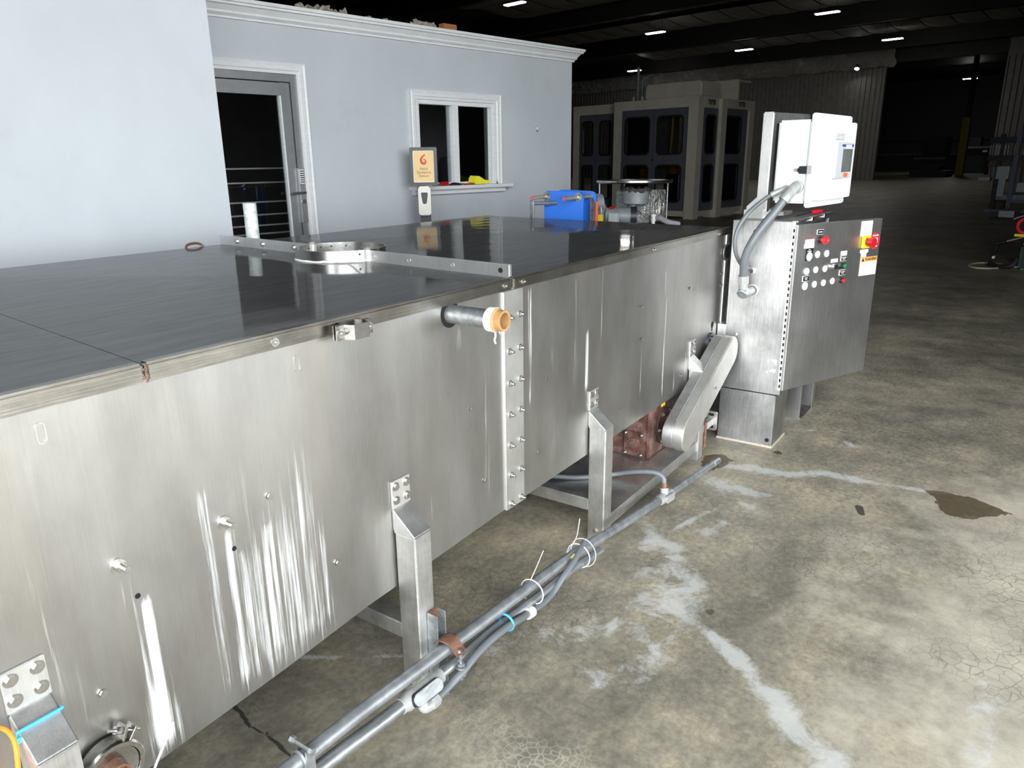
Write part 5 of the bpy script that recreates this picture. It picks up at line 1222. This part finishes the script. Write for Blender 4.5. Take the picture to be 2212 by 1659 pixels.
print_lines(m_h, 0.0552, [(0.15, 0.285, 1.736), (0.155, 0.28, 1.729), (0.15, 0.285, 1.721), (0.145, 0.28, 1.712), (0.145, 0.28, 1.707)], 0.004, TXTG, hd)
bm = new(); box(bm, 0.005, 0.014, 1.535, 1.575, -0.075, -0.028, m_h); cyl(bm, m_h(0.008, 1.555, -0.08), m_h(0.004, 1.555, -0.03), 0.012, 8); obj('draw_latch', bm, CHARCOAL, hm, smooth=False, bevel=0.002)
bm = new(); box(bm, -0.006, 0.002, 1.535, 1.577, -0.028, -0.004, m_h); obj('latch_keeper', bm, STEEL_PALE, hm, smooth=False)
bm = new(); box(bm, 0.006, 0.014, 1.548, 1.562, -0.1, -0.075, m_h); obj('latch_tail', bm, STEEL_PALE, hm, smooth=False)
# grey conduits between the operator box and the cabinet side
c1 = m_h(0.012, 1.456, -0.135); c2 = m_h(0.012, 1.466, -0.075)
fc = thing('thick_flexible_conduit', 'thick grey flexible conduit from the operator box to the cabinet side', 'conduit', (4.1, 1.15, 0.92))
bm = new(); lathe(bm, c2, -hr, [(0.0, 0.034), (0.012, 0.034), (0.014, 0.026), (0.03, 0.026)], 20); obj('lock_ring', bm, CAST, fc)
bm = new(); tube(bm, [c2 - hr * 0.02, c2 - hr * 0.05 + V(0, 0.0, -0.005), V(4.175, 1.09, 1.425), V(4.16, 1.105, 1.40)], lambda t: 0.027 if t < 0.75 else 0.03, 14, 3); obj('top_gland', bm, CAST, fc)
e0 = V(4.115, 1.262, 0.985)
bm = new(); tube(bm, [V(4.165, 1.10, 1.41), V(4.135, 1.135, 1.345), V(4.09, 1.18, 1.27), V(4.06, 1.225, 1.18), V(4.06, 1.255, 1.09), V(4.085, 1.262, 0.99)], 0.0225, 16, 6); obj('hose', bm, GREYFLEX, fc)
bm = new(); tube(bm, [V(4.083, 1.262, 1.0), V(4.092, 1.262, 0.955)], 0.03, 8); obj('gland_nut', bm, CAST, fc)
bm = new(); tube(bm, [V(4.09, 1.262, 0.96), V(4.1, 1.262, 0.925), V(4.12, 1.25, 0.905), V(4.16, 1.232, 0.91)], 0.025, 14, 4); lathe(bm, (4.16, 1.228, 0.91), (-1, 0, 0), [(0, 0.036), (0.01, 0.036), (0.012, 0.028)], 16); el = obj('elbow_fitting', bm, CAST, fc)
bm = new(); lathe(bm, (4.105, 1.262, 0.905), (-0.85, 0.1, -0.5), [(0.0, 0.03), (0.022, 0.031), (0.026, 0.026), (0.026, 0)], 8); obj('elbow_cap', bm, GALV, el)
ft = thing('thin_flexible_conduit', 'thin grey flexible conduit curving beside the thick one', 'conduit', (4.1, 1.25, 1.0))
bm = new(); tube(bm, [c1 - hr * 0.0, c1 - hr * 0.02, c1 - hr * 0.045 + V(0, 0.02, -0.01), V(4.22, 1.19, 1.425)], lambda t: 0.02 if t < 0.3 else 0.016, 12, 3); obj('top_gland', bm, CAST, ft)
bm = new(); tube(bm, [V(4.225, 1.185, 1.43), V(4.18, 1.235, 1.385), V(4.12, 1.285, 1.32), V(4.085, 1.32, 1.23), V(4.085, 1.32, 1.14), V(4.11, 1.29, 1.06), V(4.16, 1.24, 1.02)], 0.0115, 12, 6); obj('hose', bm, GREYFLEX, ft)
bm = new(); lathe(bm, (4.16, 1.238, 1.018), (-1, 0, 0), [(0, 0.02), (0.012, 0.02), (0.014, 0.014), (0.03, 0.013)], 14); obj('lower_gland', bm, CAST, ft)

# ------------------------------------------------------------------ blue roller stand behind the tank end
bs = thing('blue_plate_stand', 'blue twin plate stand with threaded rods behind the tank end', 'machine', (4.85, 2.85, 0))
def m_b(s, t, d): return V(4.70 + d + 0.16 * s / 0.3 * 0.55, 2.945 - s, t)
for d0, so in ((0.0, 0.0), (0.19, -0.0)):
    bm = new(); poly = [(0.0, 0.0), (0.28, 0.0)] + [(0.28 - 0.04 + 0.04 * math.cos(a), 1.40 - 0.04 + 0.04 * math.sin(a)) for a in [math.radians(k) for k in range(0, 91, 15)]] + [(0.03 + 0.03 * math.cos(a), 1.41 - 0.03 + 0.03 * math.sin(a)) for a in [math.radians(k) for k in range(90, 181, 15)]]
    prism(bm, poly, m_b, d0, d0 + 0.02); obj('side_plate', bm, BLUE, bs, smooth=False, bevel=0.003)
for s, z in ((0.02, 1.37), (0.245, 1.365)):
    bm = new(); p = m_b(s, z, 0); tube(bm, [p + V(-0.2, 0.0, -0.003), p + V(0.3, 0, 0)], 0.0125, 12); rd = obj('threaded_rod', bm, BRASS, bs)
    bm = new(); cyl(bm, p + V(-0.204, 0, -0.003), p + V(-0.199, 0, -0.003), 0.0126, 12); obj('pink_tip', bm, PINK, rd)
    bm = new(); lathe(bm, p, (-1, 0, 0), [(0, 0), (0, 0.032), (0.005, 0.032), (0.005, 0.02)], 20); cyl(bm, p - V(0.005, 0, 0), p - V(0.025, 0, 0), 0.021, 6)
    q = p + V(0.215, 0, 0); lathe(bm, q, (1, 0, 0), [(0, 0), (0, 0.032), (0.005, 0.032), (0.005, 0.02)], 20); cyl(bm, q, q + V(0.022, 0, 0), 0.021, 6); obj('nut', bm, SLAT, rd)
bm = new(); prism(bm, [(0.0, 0.9), (0.0, 1.36), (0.07, 1.31), (0.1, 1.2), (0.1, 0.9)], lambda s, t, d: V(4.86 + s + 0.05, 2.68 - d, t), 0.0, 0.012); obj('gusset', bm, GALV, bs, smooth=False)
bm = new(); q = m_b(0.283, 1.25, 0.198); box(bm, q.x - 0.014, q.x + 0.014, q.y - 0.004, q.y, 1.18, 1.325); obj('orange_sticker', bm, SAFETY, bs, smooth=False)
bm = new(); box(bm, 4.62, 5.05, 2.6, 3.0, 0, 0.02); obj('base_plate', bm, BLUE, bs, smooth=False)
bm = new(); p = m_b(0.09, 1.325, 0); q = V(4.52, 2.93, 1.33); tube(bm, [p, q], 0.0145, 12); hb = obj('lever_bar', bm, GALV_DULL, bs)
bm = new(); box(bm, q.x - 0.012, q.x + 0.004, q.y - 0.018, q.y + 0.018, 1.16, 1.352); lv = obj('flat_handle', bm, GALV, hb, smooth=False, bevel=0.004)
bm = new(); cyl(bm, q - V(0.022, 0, 0), q - V(0.01, 0, 0), 0.011, 6); obj('end_bolt', bm, SLAT, hb)

# ------------------------------------------------------------------ turntable, motor, hopper behind the tank
tt = thing('rotary_table', 'round steel turntable with a grey drum and outlet behind the tank', 'turntable', (7.6, 3.65, 0))
bm = new(); lathe(bm, (7.62, 3.62, 1.375), (0, 0, 1), [(0, 0), (0, 0.40), (0.012, 0.41), (0.03, 0.41), (0.03, 0.395), (0.014, 0.39), (0.014, 0)], 40); obj('table_rim', bm, STEEL_BRIGHT, tt)
bm = new(); lathe(bm, (7.57, 3.575, 1.155), (0, 0, 1), [(0, 0.0), (0, 0.13), (0.01, 0.142), (0.16, 0.145), (0.16, 0.0)], 32); dm = obj('drum', bm, GREYPAINT, tt)
bm = new(); tube(bm, [V(7.57 + 0.143 * math.cos(a), 3.575 + 0.143 * math.sin(a), 1.31 + random.uniform(-0.02, 0.015)) for a in [math.radians(k) for k in range(0, 361, 12)]], 0.02, 8); obj('torn_felt', bm, plain('torn_felt', (0.06, 0.05, 0.05), 0.9, 0, 0.3, 30, bumpy=0.6), dm)
bm = new(); lathe(bm, (7.5, 3.57, 0.8), (0, 0, 1), [(0, 0.035), (0.23, 0.035), (0.25, 0.045), (0.33, 0.05), (0.36, 0.04)], 16); obj('outlet_pipe', bm, plain('dark_grey_pvc', (0.12, 0.13, 0.135), 0.4), tt)
bm = new(); box(bm, 7.65, 8.1, 3.45, 3.85, 0.95, 1.29); obj('foil_box', bm, FOIL, tt, smooth=False, bevel=0.01)
for k, (x, y) in enumerate(((7.35, 3.9), (7.95, 3.9), (7.9, 3.35))):
    bm = new(); cyl(bm, (x, y, 0), (x, y, 1.375), 0.009, 10); obj('leg', bm, GALV, tt)
bm = new(); cyl(bm, (7.62, 3.62, 0), (7.62, 3.62, 0.95), 0.09, 20); obj('pedestal', bm, GREYPAINT, tt)
gm = thing('gear_motor', 'dark gear motor with shaft housing behind the blue plates', 'motor', (6.5, 3.3, 0))
bm = new(); tube(bm, [V(6.46, 3.36, 1.10), V(6.58, 3.14, 1.10)], 0.085, 24); obj('motor_body', bm, GREYPAINT, gm)
bm = new(); tube(bm, [V(6.575, 3.15, 1.10), V(6.6, 3.1, 1.10)], 0.092, 24); obj('fan_cover', bm, CHARCOAL, gm)
bm = new(); box(bm, 6.36, 6.42, 3.19, 3.28, 1.04, 1.14); obj('terminal_box', bm, GREYPL, gm, smooth=False, bevel=0.008)
bm = new(); box(bm, 6.44, 6.48, 3.27, 3.31, 1.175, 1.195); obj('red_tag', bm, DARKRED, gm, smooth=False)
bm = new(); lathe(bm, (6.42, 3.44, 1.225), (-0.75, 0.6, 0), [(-0.05, 0), (-0.05, 0.085), (0.02, 0.085), (0.02, 0.055), (0.12, 0.052), (0.12, 0)], 20); obj('shaft_housing', bm, GREYPAINT, gm)
bm = new(); tube(bm, [V(6.45, 3.42, 1.2), V(6.48, 3.4, 1.12), V(6.5, 3.38, 0.98)], 0.06, 12, 3); obj('neck', bm, GREYPAINT, gm)
bm = new(); box(bm, 6.4, 6.75, 3.05, 3.5, 0.0, 1.0); obj('plinth', bm, CHARCOAL, gm, smooth=False, bevel=0.01)
yl = thing('yellow_padlock', 'small yellow padlock hanging beside the gear motor', 'padlock', (6.3, 3.35, 1.06))
bm = new(); box(bm, 6.27, 6.31, 3.30, 3.365, 1.058, 1.13); obj('body', bm, YELLOW, yl, smooth=False, bevel=0.005)
bm = new(); box(bm, 6.27, 6.31, 3.365, 3.43, 1.058, 1.085); obj('tab', bm, YELLOW, yl, smooth=False, bevel=0.003)
bm = new(); tube(bm, [(6.29, 3.35, 1.125), (6.29, 3.35, 1.18), (6.29, 3.333, 1.2), (6.29, 3.315, 1.18), (6.29, 3.315, 1.125)], 0.006, 8, 4); obj('shackle', bm, GALV, yl)
bm = new(); box(bm, 6.26, 6.34, 3.29, 3.44, 0.0, 1.058); tag(obj('lock_post', bm, CHARCOAL, loc=(6.3, 3.36, 0), smooth=False, bevel=0.005), 'dark post carrying the yellow padlock', 'post')
pv_ = thing('pvc_pipe_stub', 'white plastic pipe stub with coupling beside the turntable', 'pipe', (7.58, 3.37, 0))
bm = new(); lathe(bm, (7.58, 3.37, 0.0), (0.02, 0, 1), [(0, 0.02), (0.98, 0.02), (0.98, 0.027), (1.0, 0.027), (1.0, 0.021), (1.03, 0.021), (1.03, 0.03), (1.05, 0.03), (1.05, 0.0)], 16); obj('pipe', bm, WHITE, pv_)
bm = new(); tube(bm, [V(7.64, 3.34, 1.02), V(7.78, 3.28, 0.96), V(7.9, 3.2, 0.93)], 0.03, 10, 4); tag(obj('plastic_wrap', bm, plain('cloudy_plastic', (0.4, 0.38, 0.42), 0.3), loc=(7.75, 3.29, 0.95)), 'cloudy plastic wrap lying next to the white pipe stub', 'wrap')

# ------------------------------------------------------------------ palletizer guarding
def guard_door(root, m, s0, s1, z0, z1, wins, label=None):
    """a slate grey door leaf with rounded black-edged windows"""
    bm = new(); zs = sorted(wins)
    cuts = [z0] + [(zs[i][1] + zs[i + 1][0]) / 2 for i in range(len(zs) - 1)] + [z1]
    for i, (a, b) in enumerate(zs):
        inn = rrect(s0 + 0.12, s1 - 0.12, a, b, 0.13 if s1 - s0 > 0.7 else 0.1)
        ring_plate(bm, rect_like(inn, s0, s1, cuts[i], cuts[i + 1]), inn, m, 0.0, 0.05)
    dl = obj('door', bm, PAL_GREY, root, smooth=False)
    for a, b in zs:
        o = rrect(s0 + 0.10, s1 - 0.10, a - 0.02, b + 0.02, 0.14 if s1 - s0 > 0.7 else 0.11); i_ = rrect(s0 + 0.15, s1 - 0.15, a + 0.03, b - 0.03, 0.1 if s1 - s0 > 0.7 else 0.07)
        bm = new(); ring_plate(bm, o, i_, m, 0.045, 0.062); obj('gasket', bm, BLACKRUB, dl, smooth=False)
        bm = new(); prism(bm, rrect(s0 + 0.13, s1 - 0.13, a + 0.01, b - 0.01, 0.1 if s1 - s0 > 0.7 else 0.08), m, 0.02, 0.026); obj('pane', bm, GLASS_PAL, dl, smooth=False)
    return dl
W2 = ((0.45, 1.45), (1.745, 2.75))
pz = thing('palletizer_cell', 'cream framed machine enclosure with slate grey windowed doors', 'machine', UV(20, 12.5, 0))
mF = lambda s, z, d: UV(18.5 - d, s, z)           # face toward the office side
mS = lambda s, z, d: UV(s, 11.15 - d, z)          # face along the aisle
def pbox(u0, u1, v0, v1, z0, z1, name, mat, par=None, bevel=0.01): return obj(name, uvbox(u0, u1, v0, v1, z0, z1), mat, par or pz, smooth=False, bevel=bevel)
pbox(18.45, 18.75, 11.1, 11.4, 0, 2.95, 'corner_post', PAL_CREAM); pbox(18.45, 18.75, 13.58, 13.88, 0, 2.95, 'corner_post', PAL_CREAM)
pbox(19.52, 19.82, 11.0, 11.4, 0, 3.18, 'corner_post', PAL_CREAM); pbox(21.2, 21.5, 11.05, 11.35, 0, 2.95, 'corner_post', PAL_CREAM); pbox(21.2, 21.5, 13.58, 13.88, 0, 2.95, 'corner_post', PAL_CREAM)
pbox(18.45, 18.75, 11.1, 13.88, 2.95, 3.2, 'top_rail', PAL_CREAM); pbox(18.75, 19.52, 11.1, 11.4, 2.93, 3.2, 'top_rail', PAL_CREAM); pbox(19.82, 21.5, 11.05, 11.35, 2.95, 3.2, 'top_rail', PAL_CREAM); pbox(18.75, 21.5, 13.58, 13.88, 2.95, 3.2, 'top_rail', PAL_CREAM); pbox(21.2, 21.5, 11.35, 13.58, 2.95, 3.2, 'top_rail', PAL_CREAM)
pbox(18.5, 18.7, 11.4, 13.58, 0.06, 0.22, 'bottom_rail', PAL_CREAM); pbox(18.75, 19.52, 11.15, 11.3, 0.06, 0.22, 'bottom_rail', PAL_CREAM); pbox(19.82, 21.2, 11.12, 11.28, 0.1, 0.24, 'bottom_rail', PAL_CREAM)
guard_door(pz, mF, 12.5, 13.58, 0.22, 2.95, W2); guard_door(pz, mF, 11.42, 12.48, 0.22, 2.95, W2)
guard_door(pz, mS, 18.76, 19.52, 0.22, 2.93, W2); guard_door(pz, mS, 19.85, 20.95, 0.24, 2.95, W2); guard_door(pz, mS, 20.97, 21.2, 0.24, 2.95, ((0.45, 1.45), (1.745, 2.75))) if False else pbox(20.97, 21.2, 11.1, 11.16, 0.24, 2.95, 'filler_panel', PAL_GREY)
bm = new(); cyl(bm, mS(19.75, 1.6, 0.05), mS(19.75, 1.6, 0.14), 0.06, 16); cyl(bm, mS(19.9, 1.6, 0.05), mS(19.9, 1.6, 0.1), 0.05, 16); obj('door_knob', bm, GALV, pz)
text('lettering', 'TOPTIER', 0.17, mS(19.12, 3.07, 0.06), WU, (0, 0, 1), TXTK, pz, bold=0.006, sx=0.62)
text('lettering', 'TOPTIER', 0.17, mS(20.68, 3.07, 0.11), WU, (0, 0, 1), TXTK, pz, bold=0.006, sx=0.62)
pbox(18.7, 19.75, 11.2, 13.0, 3.2, 3.62, 'roof_box', PAL_CREAM, None, 0.05); pbox(20.7, 20.8, 11.2, 12.2, 3.2, 3.7, 'roof_duct', PAL_CREAM); pbox(20.8, 21.45, 12.1, 12.2, 3.2, 3.7, 'roof_duct', PAL_CREAM); pbox(20.7, 21.45, 11.2, 12.2, 3.7, 3.76, 'roof_duct', PAL_CREAM)
for u, v in ((18.6, 13.3), (18.6, 13.0)): pbox(u, u + 0.04, v, v + 0.04, 3.2, 3.32, 'roof_bolt', PAL_CREAM, None, 0)
rb = thing('orange_robot', 'orange palletizing robot standing inside the cream enclosure', 'robot', UV(20.0, 12.3, 0))
def rbox(*a, name='base', mat=PAL_ORANGE): return obj(name, uvbox(*a), mat, rb, smooth=False, bevel=0.02)
rbox(19.2, 20.0, 11.5, 12.4, 0.95, 1.5, name='base'); rbox(19.0, 19.4, 12.0, 12.35, 0.1, 1.2, name='column', mat=CHARCOAL); rbox(19.1, 20.8, 11.6, 11.85, 0.75, 0.95, name='conveyor_rail'); rbox(20.2, 20.9, 11.6, 12.4, 0.6, 0.95, name='carriage'); rbox(19.0, 19.2, 13.0, 13.3, 1.0, 1.35, name='side_motor')
bm = new(); tube(bm, [UV(19.2, 12.4, 1.7), UV(19.1, 12.3, 2.2), UV(19.05, 12.25, 2.8)], 0.03, 8, 4); tube(bm, [UV(19.25, 12.15, 1.7), UV(19.2, 12.1, 2.3), UV(19.15, 12.1, 2.9)], 0.02, 8, 4); obj('yellow_hose', bm, YELLOW, rb)
bm = new(); cyl(bm, UV(20.4, 12.0, 1.8), UV(20.4, 12.0, 2.5), 0.05, 10); tube(bm, [UV(20.5, 11.7, 1.75), UV(20.7, 11.9, 1.85), UV(20.9, 11.7, 1.9)], 0.05, 8, 4); obj('yellow_guard', bm, YELLOW, rb)
for v in (11.75, 11.9): rbox(18.95, 19.0, v, v + 0.05, 0.2, 1.2, name='slide_bar', mat=SLAT)
rbox(20.0, 20.3, 12.0, 12.3, 0.9, 2.4, name='mast', mat=GREYPAINT); rbox(19.3, 19.6, 12.6, 12.9, 0.9, 2.8, name='mast', mat=GREYPAINT)
pz2 = thing('palletizer_annex', 'second cream machine enclosure partly hidden by the office corner', 'machine', UV(19.6, 15, 0))
mF2 = lambda s, z, d: UV(19.2 - d, s, z)
for v in (14.1, 15.75): obj('corner_post', uvbox(19.15, 19.45, v, v + 0.25, 0, 2.95), PAL_CREAM, pz2, smooth=False, bevel=0.01)
obj('top_rail', uvbox(19.15, 19.45, 14.1, 16.0, 2.95, 3.22), PAL_CREAM, pz2, smooth=False, bevel=0.01)
obj('back_wall', uvbox(21.0, 21.1, 14.1, 16.0, 0, 3.2), ROOMDARK, pz2, smooth=False)
for a, b in ((14.37, 15.05), (15.07, 15.74)): guard_door(pz2, mF2, a, b, 0.22, 2.95, W2)
for k, (u, v, h) in enumerate(((20.2, 14.3, 4.3), (20.0, 14.0, 3.9))):
    bm = new(); cyl(bm, UV(u, v, 3.2), UV(u, v, h), 0.05, 8); obj('roof_pipe', bm, GREYPAINT, pz2)

# ------------------------------------------------------------------ lamps
hl0 = thing('high_bay_light', 'placeholder', 'ceiling light', (0, 0, 8.2), 'high bay lights')
def lamp_parts(root):
    o = loc_of(root)
    bm = new(); box(bm, -0.16, 0.16, -0.58, 0.58, 0.02, 0.10, lambda u, v, z: o + UV(u, v, z)); obj('housing', bm, CHARCOAL, root, smooth=False)
    bm = new(); box(bm, -0.14, 0.14, -0.55, 0.55, -0.02, 0.02, lambda u, v, z: o + UV(u, v, z)); obj('diffuser', bm, LAMP, root, smooth=False)
    for k in (-0.4, 0.4): bm = new(); cyl(bm, o + UV(0, k, 0.1), o + UV(0, k, 1.16), 0.01, 6); obj('hanger', bm, BEAM, root)
lamp_parts(hl0)
spots = [((25.77, 24.93, 8.2), 'glowing high bay light highest above the office crown moulding'), ((38.43, 16.43, 8.2), 'glowing high bay light straight above the white operator box'),
         ((37.09, 25.24, 8.2), 'glowing high bay light above the roof box of the cream enclosure'), ((47.05, 25.25, 8.2), 'glowing high bay light just above the foil insulation'),
         ((49.73, 17.21, 8.2), 'glowing high bay light above the far dark opening'), ((51.12, 36.6, 8.2), 'lowest glowing high bay light, near the corrugated wall top')]
for i, (p, lb_) in enumerate(spots):
    o = hl0 if i == 0 else copy_tree(hl0, UV(*p)); o.location = UV(*p); o['label'] = lb_
o = copy_tree(hl0, UV(80.0, 20.6, 8.2)); o['label'] = 'small far light glowing inside the dark opening'
fl2 = thing('flood_light', 'small round spotlight on the corrugated wall top corner', 'spotlight', UV(55.4, 21.3, 7.3))
bm = new(); lathe(bm, UV(55.5, 21.3, 7.35), (-0.6, 0, -0.8), [(-0.3, 0.0), (-0.3, 0.1), (0, 0.18), (0, 0.15)], 14); obj('shell', bm, CHARCOAL, fl2)
bm = new(); lathe(bm, UV(55.5, 21.3, 7.35), (-0.6, 0, -0.8), [(-0.01, 0.15), (-0.01, 0)], 14); obj('bulb', bm, LAMP, fl2)

# ------------------------------------------------------------------ far hall and right hand machinery
yc = thing('yellow_column', 'steel column with a yellow painted foot in the far opening', 'column', UV(72, 18.3, 0))
obj('shaft', uvbox(71.9, 72.2, 18.1, 18.45, 4.6, 9.3), BEAM, yc, smooth=False); obj('yellow_foot', uvbox(71.8, 72.3, 18.0, 18.55, 0, 4.6), plain('dim_yellow_paint', (0.4, 0.3, 0.03), 0.5), yc, smooth=False)
def junk(name, label, u, v, parts):
    t_ = thing(name, label, 'machine', UV(u, v, 0))
    for nm, (a, b, c, d_, e, f_), mt in parts: obj(nm, uvbox(u + a, u + b, v + c, v + d_, e, f_), mt, t_, smooth=False, bevel=0.03)
JG = plain('dark_green_machine', (0.03, 0.05, 0.04), 0.5); JB = plain('cardboard_brown', (0.12, 0.08, 0.06), 0.7); JP = plain('pale_machine_top', (0.25, 0.25, 0.23), 0.5)
junk('stored_machine', 'dark green stored machine deep in the far hall', 74, 21.5, (('base', (0, 3, -1.6, 1.2, 0, 1.6), JG), ('head', (0.5, 2.4, -1.2, 0.6, 1.6, 3.2), JG), ('table', (-0.3, 0, -1.5, 1.0, 1.3, 1.5), JP)))
junk('stored_press', 'long low stored machine before the far end wall', 82, 19.2, (('base', (0, 2, -2.2, 1.5, 0, 2.2), JG), ('rail', (-0.2, 0, -2.2, 1.5, 2.2, 2.4), JP), ('cabinet', (0, 1, 0.2, 1.2, 2.2, 3.2), JG)))
junk('stored_crate', 'brown crate in the far hall beside the yellow column', 76, 16.2, (('box', (0, 2, -1.4, 1.2, 0, 2.0), JB), ('lid', (-0.05, 2.05, -1.45, 1.25, 2.0, 2.1), JB)))
junk('tarp_heap', 'low dark heap of sheeting on the far hall floor', 66, 18.9, (('sheet', (0, 2, -1.2, 1.4, 0, 0.5), JG), ('bundle', (0.3, 1.6, -0.6, 0.8, 0.5, 0.9), JG)))

fm = thing('filling_machine', 'dark multi valve filling machine on a slate frame at the right edge', 'machine', UV(26.2, 5.2, 0))
def fbox(u0, u1, v0, v1, z0, z1, name, mat, bevel=0.01): return obj(name, uvbox(26 + u0, 26 + u1, v0, v1, z0, z1), mat, fm, smooth=False, bevel=bevel)
fbox(0, 0.12, 5.55, 5.67, 0, 2.2, 'frame_post', CHARCOAL); fbox(0, 0.12, 5.14, 5.26, 0, 2.3, 'frame_post', SLATE); fbox(0, 0.12, 4.2, 4.32, 0, 2.3, 'frame_post', SLATE)
fbox(-0.2, 0, 3.9, 5.75, 0.0, 0.1, 'base_rail', SLATE); fbox(0, 0.1, 3.9, 5.2, 0.28, 0.36, 'cross_rail', SLATE)
fbox(0.1, 1.5, 3.8, 5.95, 1.95, 2.12, 'top_manifold', CHARCOAL); fbox(0.1, 1.5, 3.8, 5.95, 1.45, 1.6, 'valve_bar', CHARCOAL); fbox(0.1, 1.4, 3.8, 5.9, 1.28, 1.42, 'drip_tray', JB)
vm = new(); cyl(vm, (0, 0, 0), (0, 0, 0.28), 0.028, 8); vmesh = mesh_of('valve_tube', vm, SLAT)
for i in range(14): inst('valve_tube', vmesh, fm, UV(25.98 + (i % 2) * 0.05, 5.86 - i * 0.115, 1.62))
fbox(-0.05, 0, 5.3, 5.62, 0.95, 1.3, 'white_bracket', GALV); fbox(-0.05, 0, 5.36, 5.53, 0.45, 0.95, 'white_bracket', GALV); fbox(-0.1, 0.2, 5.75, 6.05, 0.9, 1.0, 'side_arm', GALV); fbox(-0.3, 0, 4.75, 5.0, 0.6, 0.85, 'junction_box', GREYPL)
fbox(-0.02, 0.05, 5.95, 6.07, 1.7, 1.76, 'pale_flag', GREYPL); fbox(0.1, 1.5, 3.9, 5.6, 0.36, 0.5, 'lower_shelf', GREYPAINT)
dt = thing('drip_mat', 'dark rubber mat with a steel plate before the filling machine', 'mat', UV(23, 4.7, 0))
obj('mat', uvbox(22.9, 24.2, 3.6, 4.95, 0, 0.04), BLACKRUB, dt, smooth=False); obj('plate', uvbox(23.4, 24.1, 4.5, 4.85, 0.04, 0.2), GALV, dt, smooth=False)
wb = obj('wood_block', uvbox(27.6, 28.0, 5.6, 5.95, 0, 0.25), JB, loc=UV(27.8, 5.8, 0), smooth=False, bevel=0.01); tag(wb, 'reddish wooden block on the floor beneath the filling machine', 'block')
# sprayer stand at the right edge
js = thing('cleaner_jug', 'white and green chemical jug at the right picture edge', 'jug', UV(13.05, 2.25, 0))
obj('jug_body', uvbox(12.95, 13.25, 2.02, 2.33, 0, 0.36), plain('jug_green', (0.01, 0.17, 0.08), 0.35), js, bevel=0.03); obj('jug_shoulder', prism(new(), [(2.03, 0.36), (2.32, 0.36), (2.27, 0.46), (2.1, 0.47)], lambda s, t, d: UV(d, s, t), 12.97, 13.23), plain('jug_white', (0.55, 0.57, 0.53), 0.4), js, bevel=0.01)
obj('jug_label', uvbox(12.945, 12.95, 2.2, 2.31, 0.03, 0.33), BLACK, js, smooth=False)
rl = thing('red_motor', 'round red pump motor resting above the green jug', 'motor', UV(13.1, 2.3, 0.5))
bm = new(); c = UV(13.0, 2.33, 0.63); lathe(bm, c, -WU + WN * 0.15, [(-0.25, 0), (-0.25, 0.11), (0, 0.125), (0.01, 0.115), (0.01, 0.085), (0.0, 0.08)], 24); obj('casing', bm, RED, rl)
bm = new(); lathe(bm, c, -WU + WN * 0.15, [(0.0, 0.085), (0.0, 0)], 24); obj('fan_grille', bm, BLACK, rl)
obj('bracket', uvbox(13.0, 13.3, 2.1, 2.45, 0.475, 0.51), YELLOW, rl, smooth=False); obj('valve_block', uvbox(13.0, 13.2, 2.15, 2.3, 0.75, 0.98), GALV, rl, smooth=False, bevel=0.02)
bm = new(); tube(bm, [UV(13.05, 2.5, 0.72), UV(13.05, 2.38, 0.77), UV(13.05, 2.2, 0.8)], 0.02, 10, 4); obj('outlet_elbow', bm, SLAT, rl)
sg_ = thing('spray_gun', 'black spray gun with a brass lance leaning before the jug', 'spray gun', UV(13.2, 2.55, 0))
bm = new(); tube(bm, [UV(13.15, 2.75, 0.0), UV(13.12, 2.7, 0.16), UV(13.1, 2.66, 0.33)], 0.022, 10, 4); tube(bm, [UV(13.1, 2.69, 0.34), UV(13.1, 2.55, 0.39)], 0.03, 10); tube(bm, [UV(13.1, 2.56, 0.37), UV(13.1, 2.53, 0.28), UV(13.1, 2.57, 0.18)], 0.008, 8, 4); obj('handle', bm, BLACK, sg_)
bm = new(); tube(bm, [UV(13.1, 2.55, 0.39), UV(13.1, 2.25, 0.5)], 0.011, 8); obj('lance', bm, BRASS, sg_)
bm = new(); tube(bm, [UV(13.13, 2.7, 0.13), UV(13.12, 2.69, 0.165)], 0.027, 10); obj('white_collar', bm, WHITE, sg_)
bm = new(); tube(bm, [UV(13.1 + 0.28 * math.cos(a) * 1.3, 2.76 + 0.22 * math.sin(a), 0.012) for a in [math.radians(k) for k in range(0, 350, 15)]] + [UV(13.2, 2.5, 0.012), UV(13.3, 2.2, 0.012)], 0.011, 8, 3)
tag(obj('cream_hose', bm, CREAM_HOSE, loc=UV(13.1, 2.76, 0)), 'cream hose lying in a loop on the floor by the spray gun', 'hose')
bm = new(); tube(bm, [UV(13.1, 2.7, 0.03), UV(12.95, 2.55, 0.03), UV(12.9, 2.4, 0.06), UV(12.95, 2.35, 0.15)], 0.035, 10, 4)
tag(obj('black_strap', bm, BLACKRUB, loc=UV(13, 2.5, 0)), 'black strap on the floor between spray gun and green jug', 'strap')
# yellow painted floor mark
bm = new()
for i, (du, dv) in enumerate(((0, 0), (0.25, 0.0), (0.55, -0.05), (0.9, -0.05), (1.3, -0.1))): box(bm, 14.85 + du, 15.0 + du, 4.22 + dv, 4.5 + dv - 0.05 * i, 0.0005, 0.002, mB)
ym = obj('floor_marking', bm, plain('worn_yellow_floor_paint', (0.4, 0.33, 0.05), 0.6, 0, 0.4, 20), smooth=False); tag(ym, 'worn yellow painted letters on the aisle floor', 'floor marking', kind='structure')
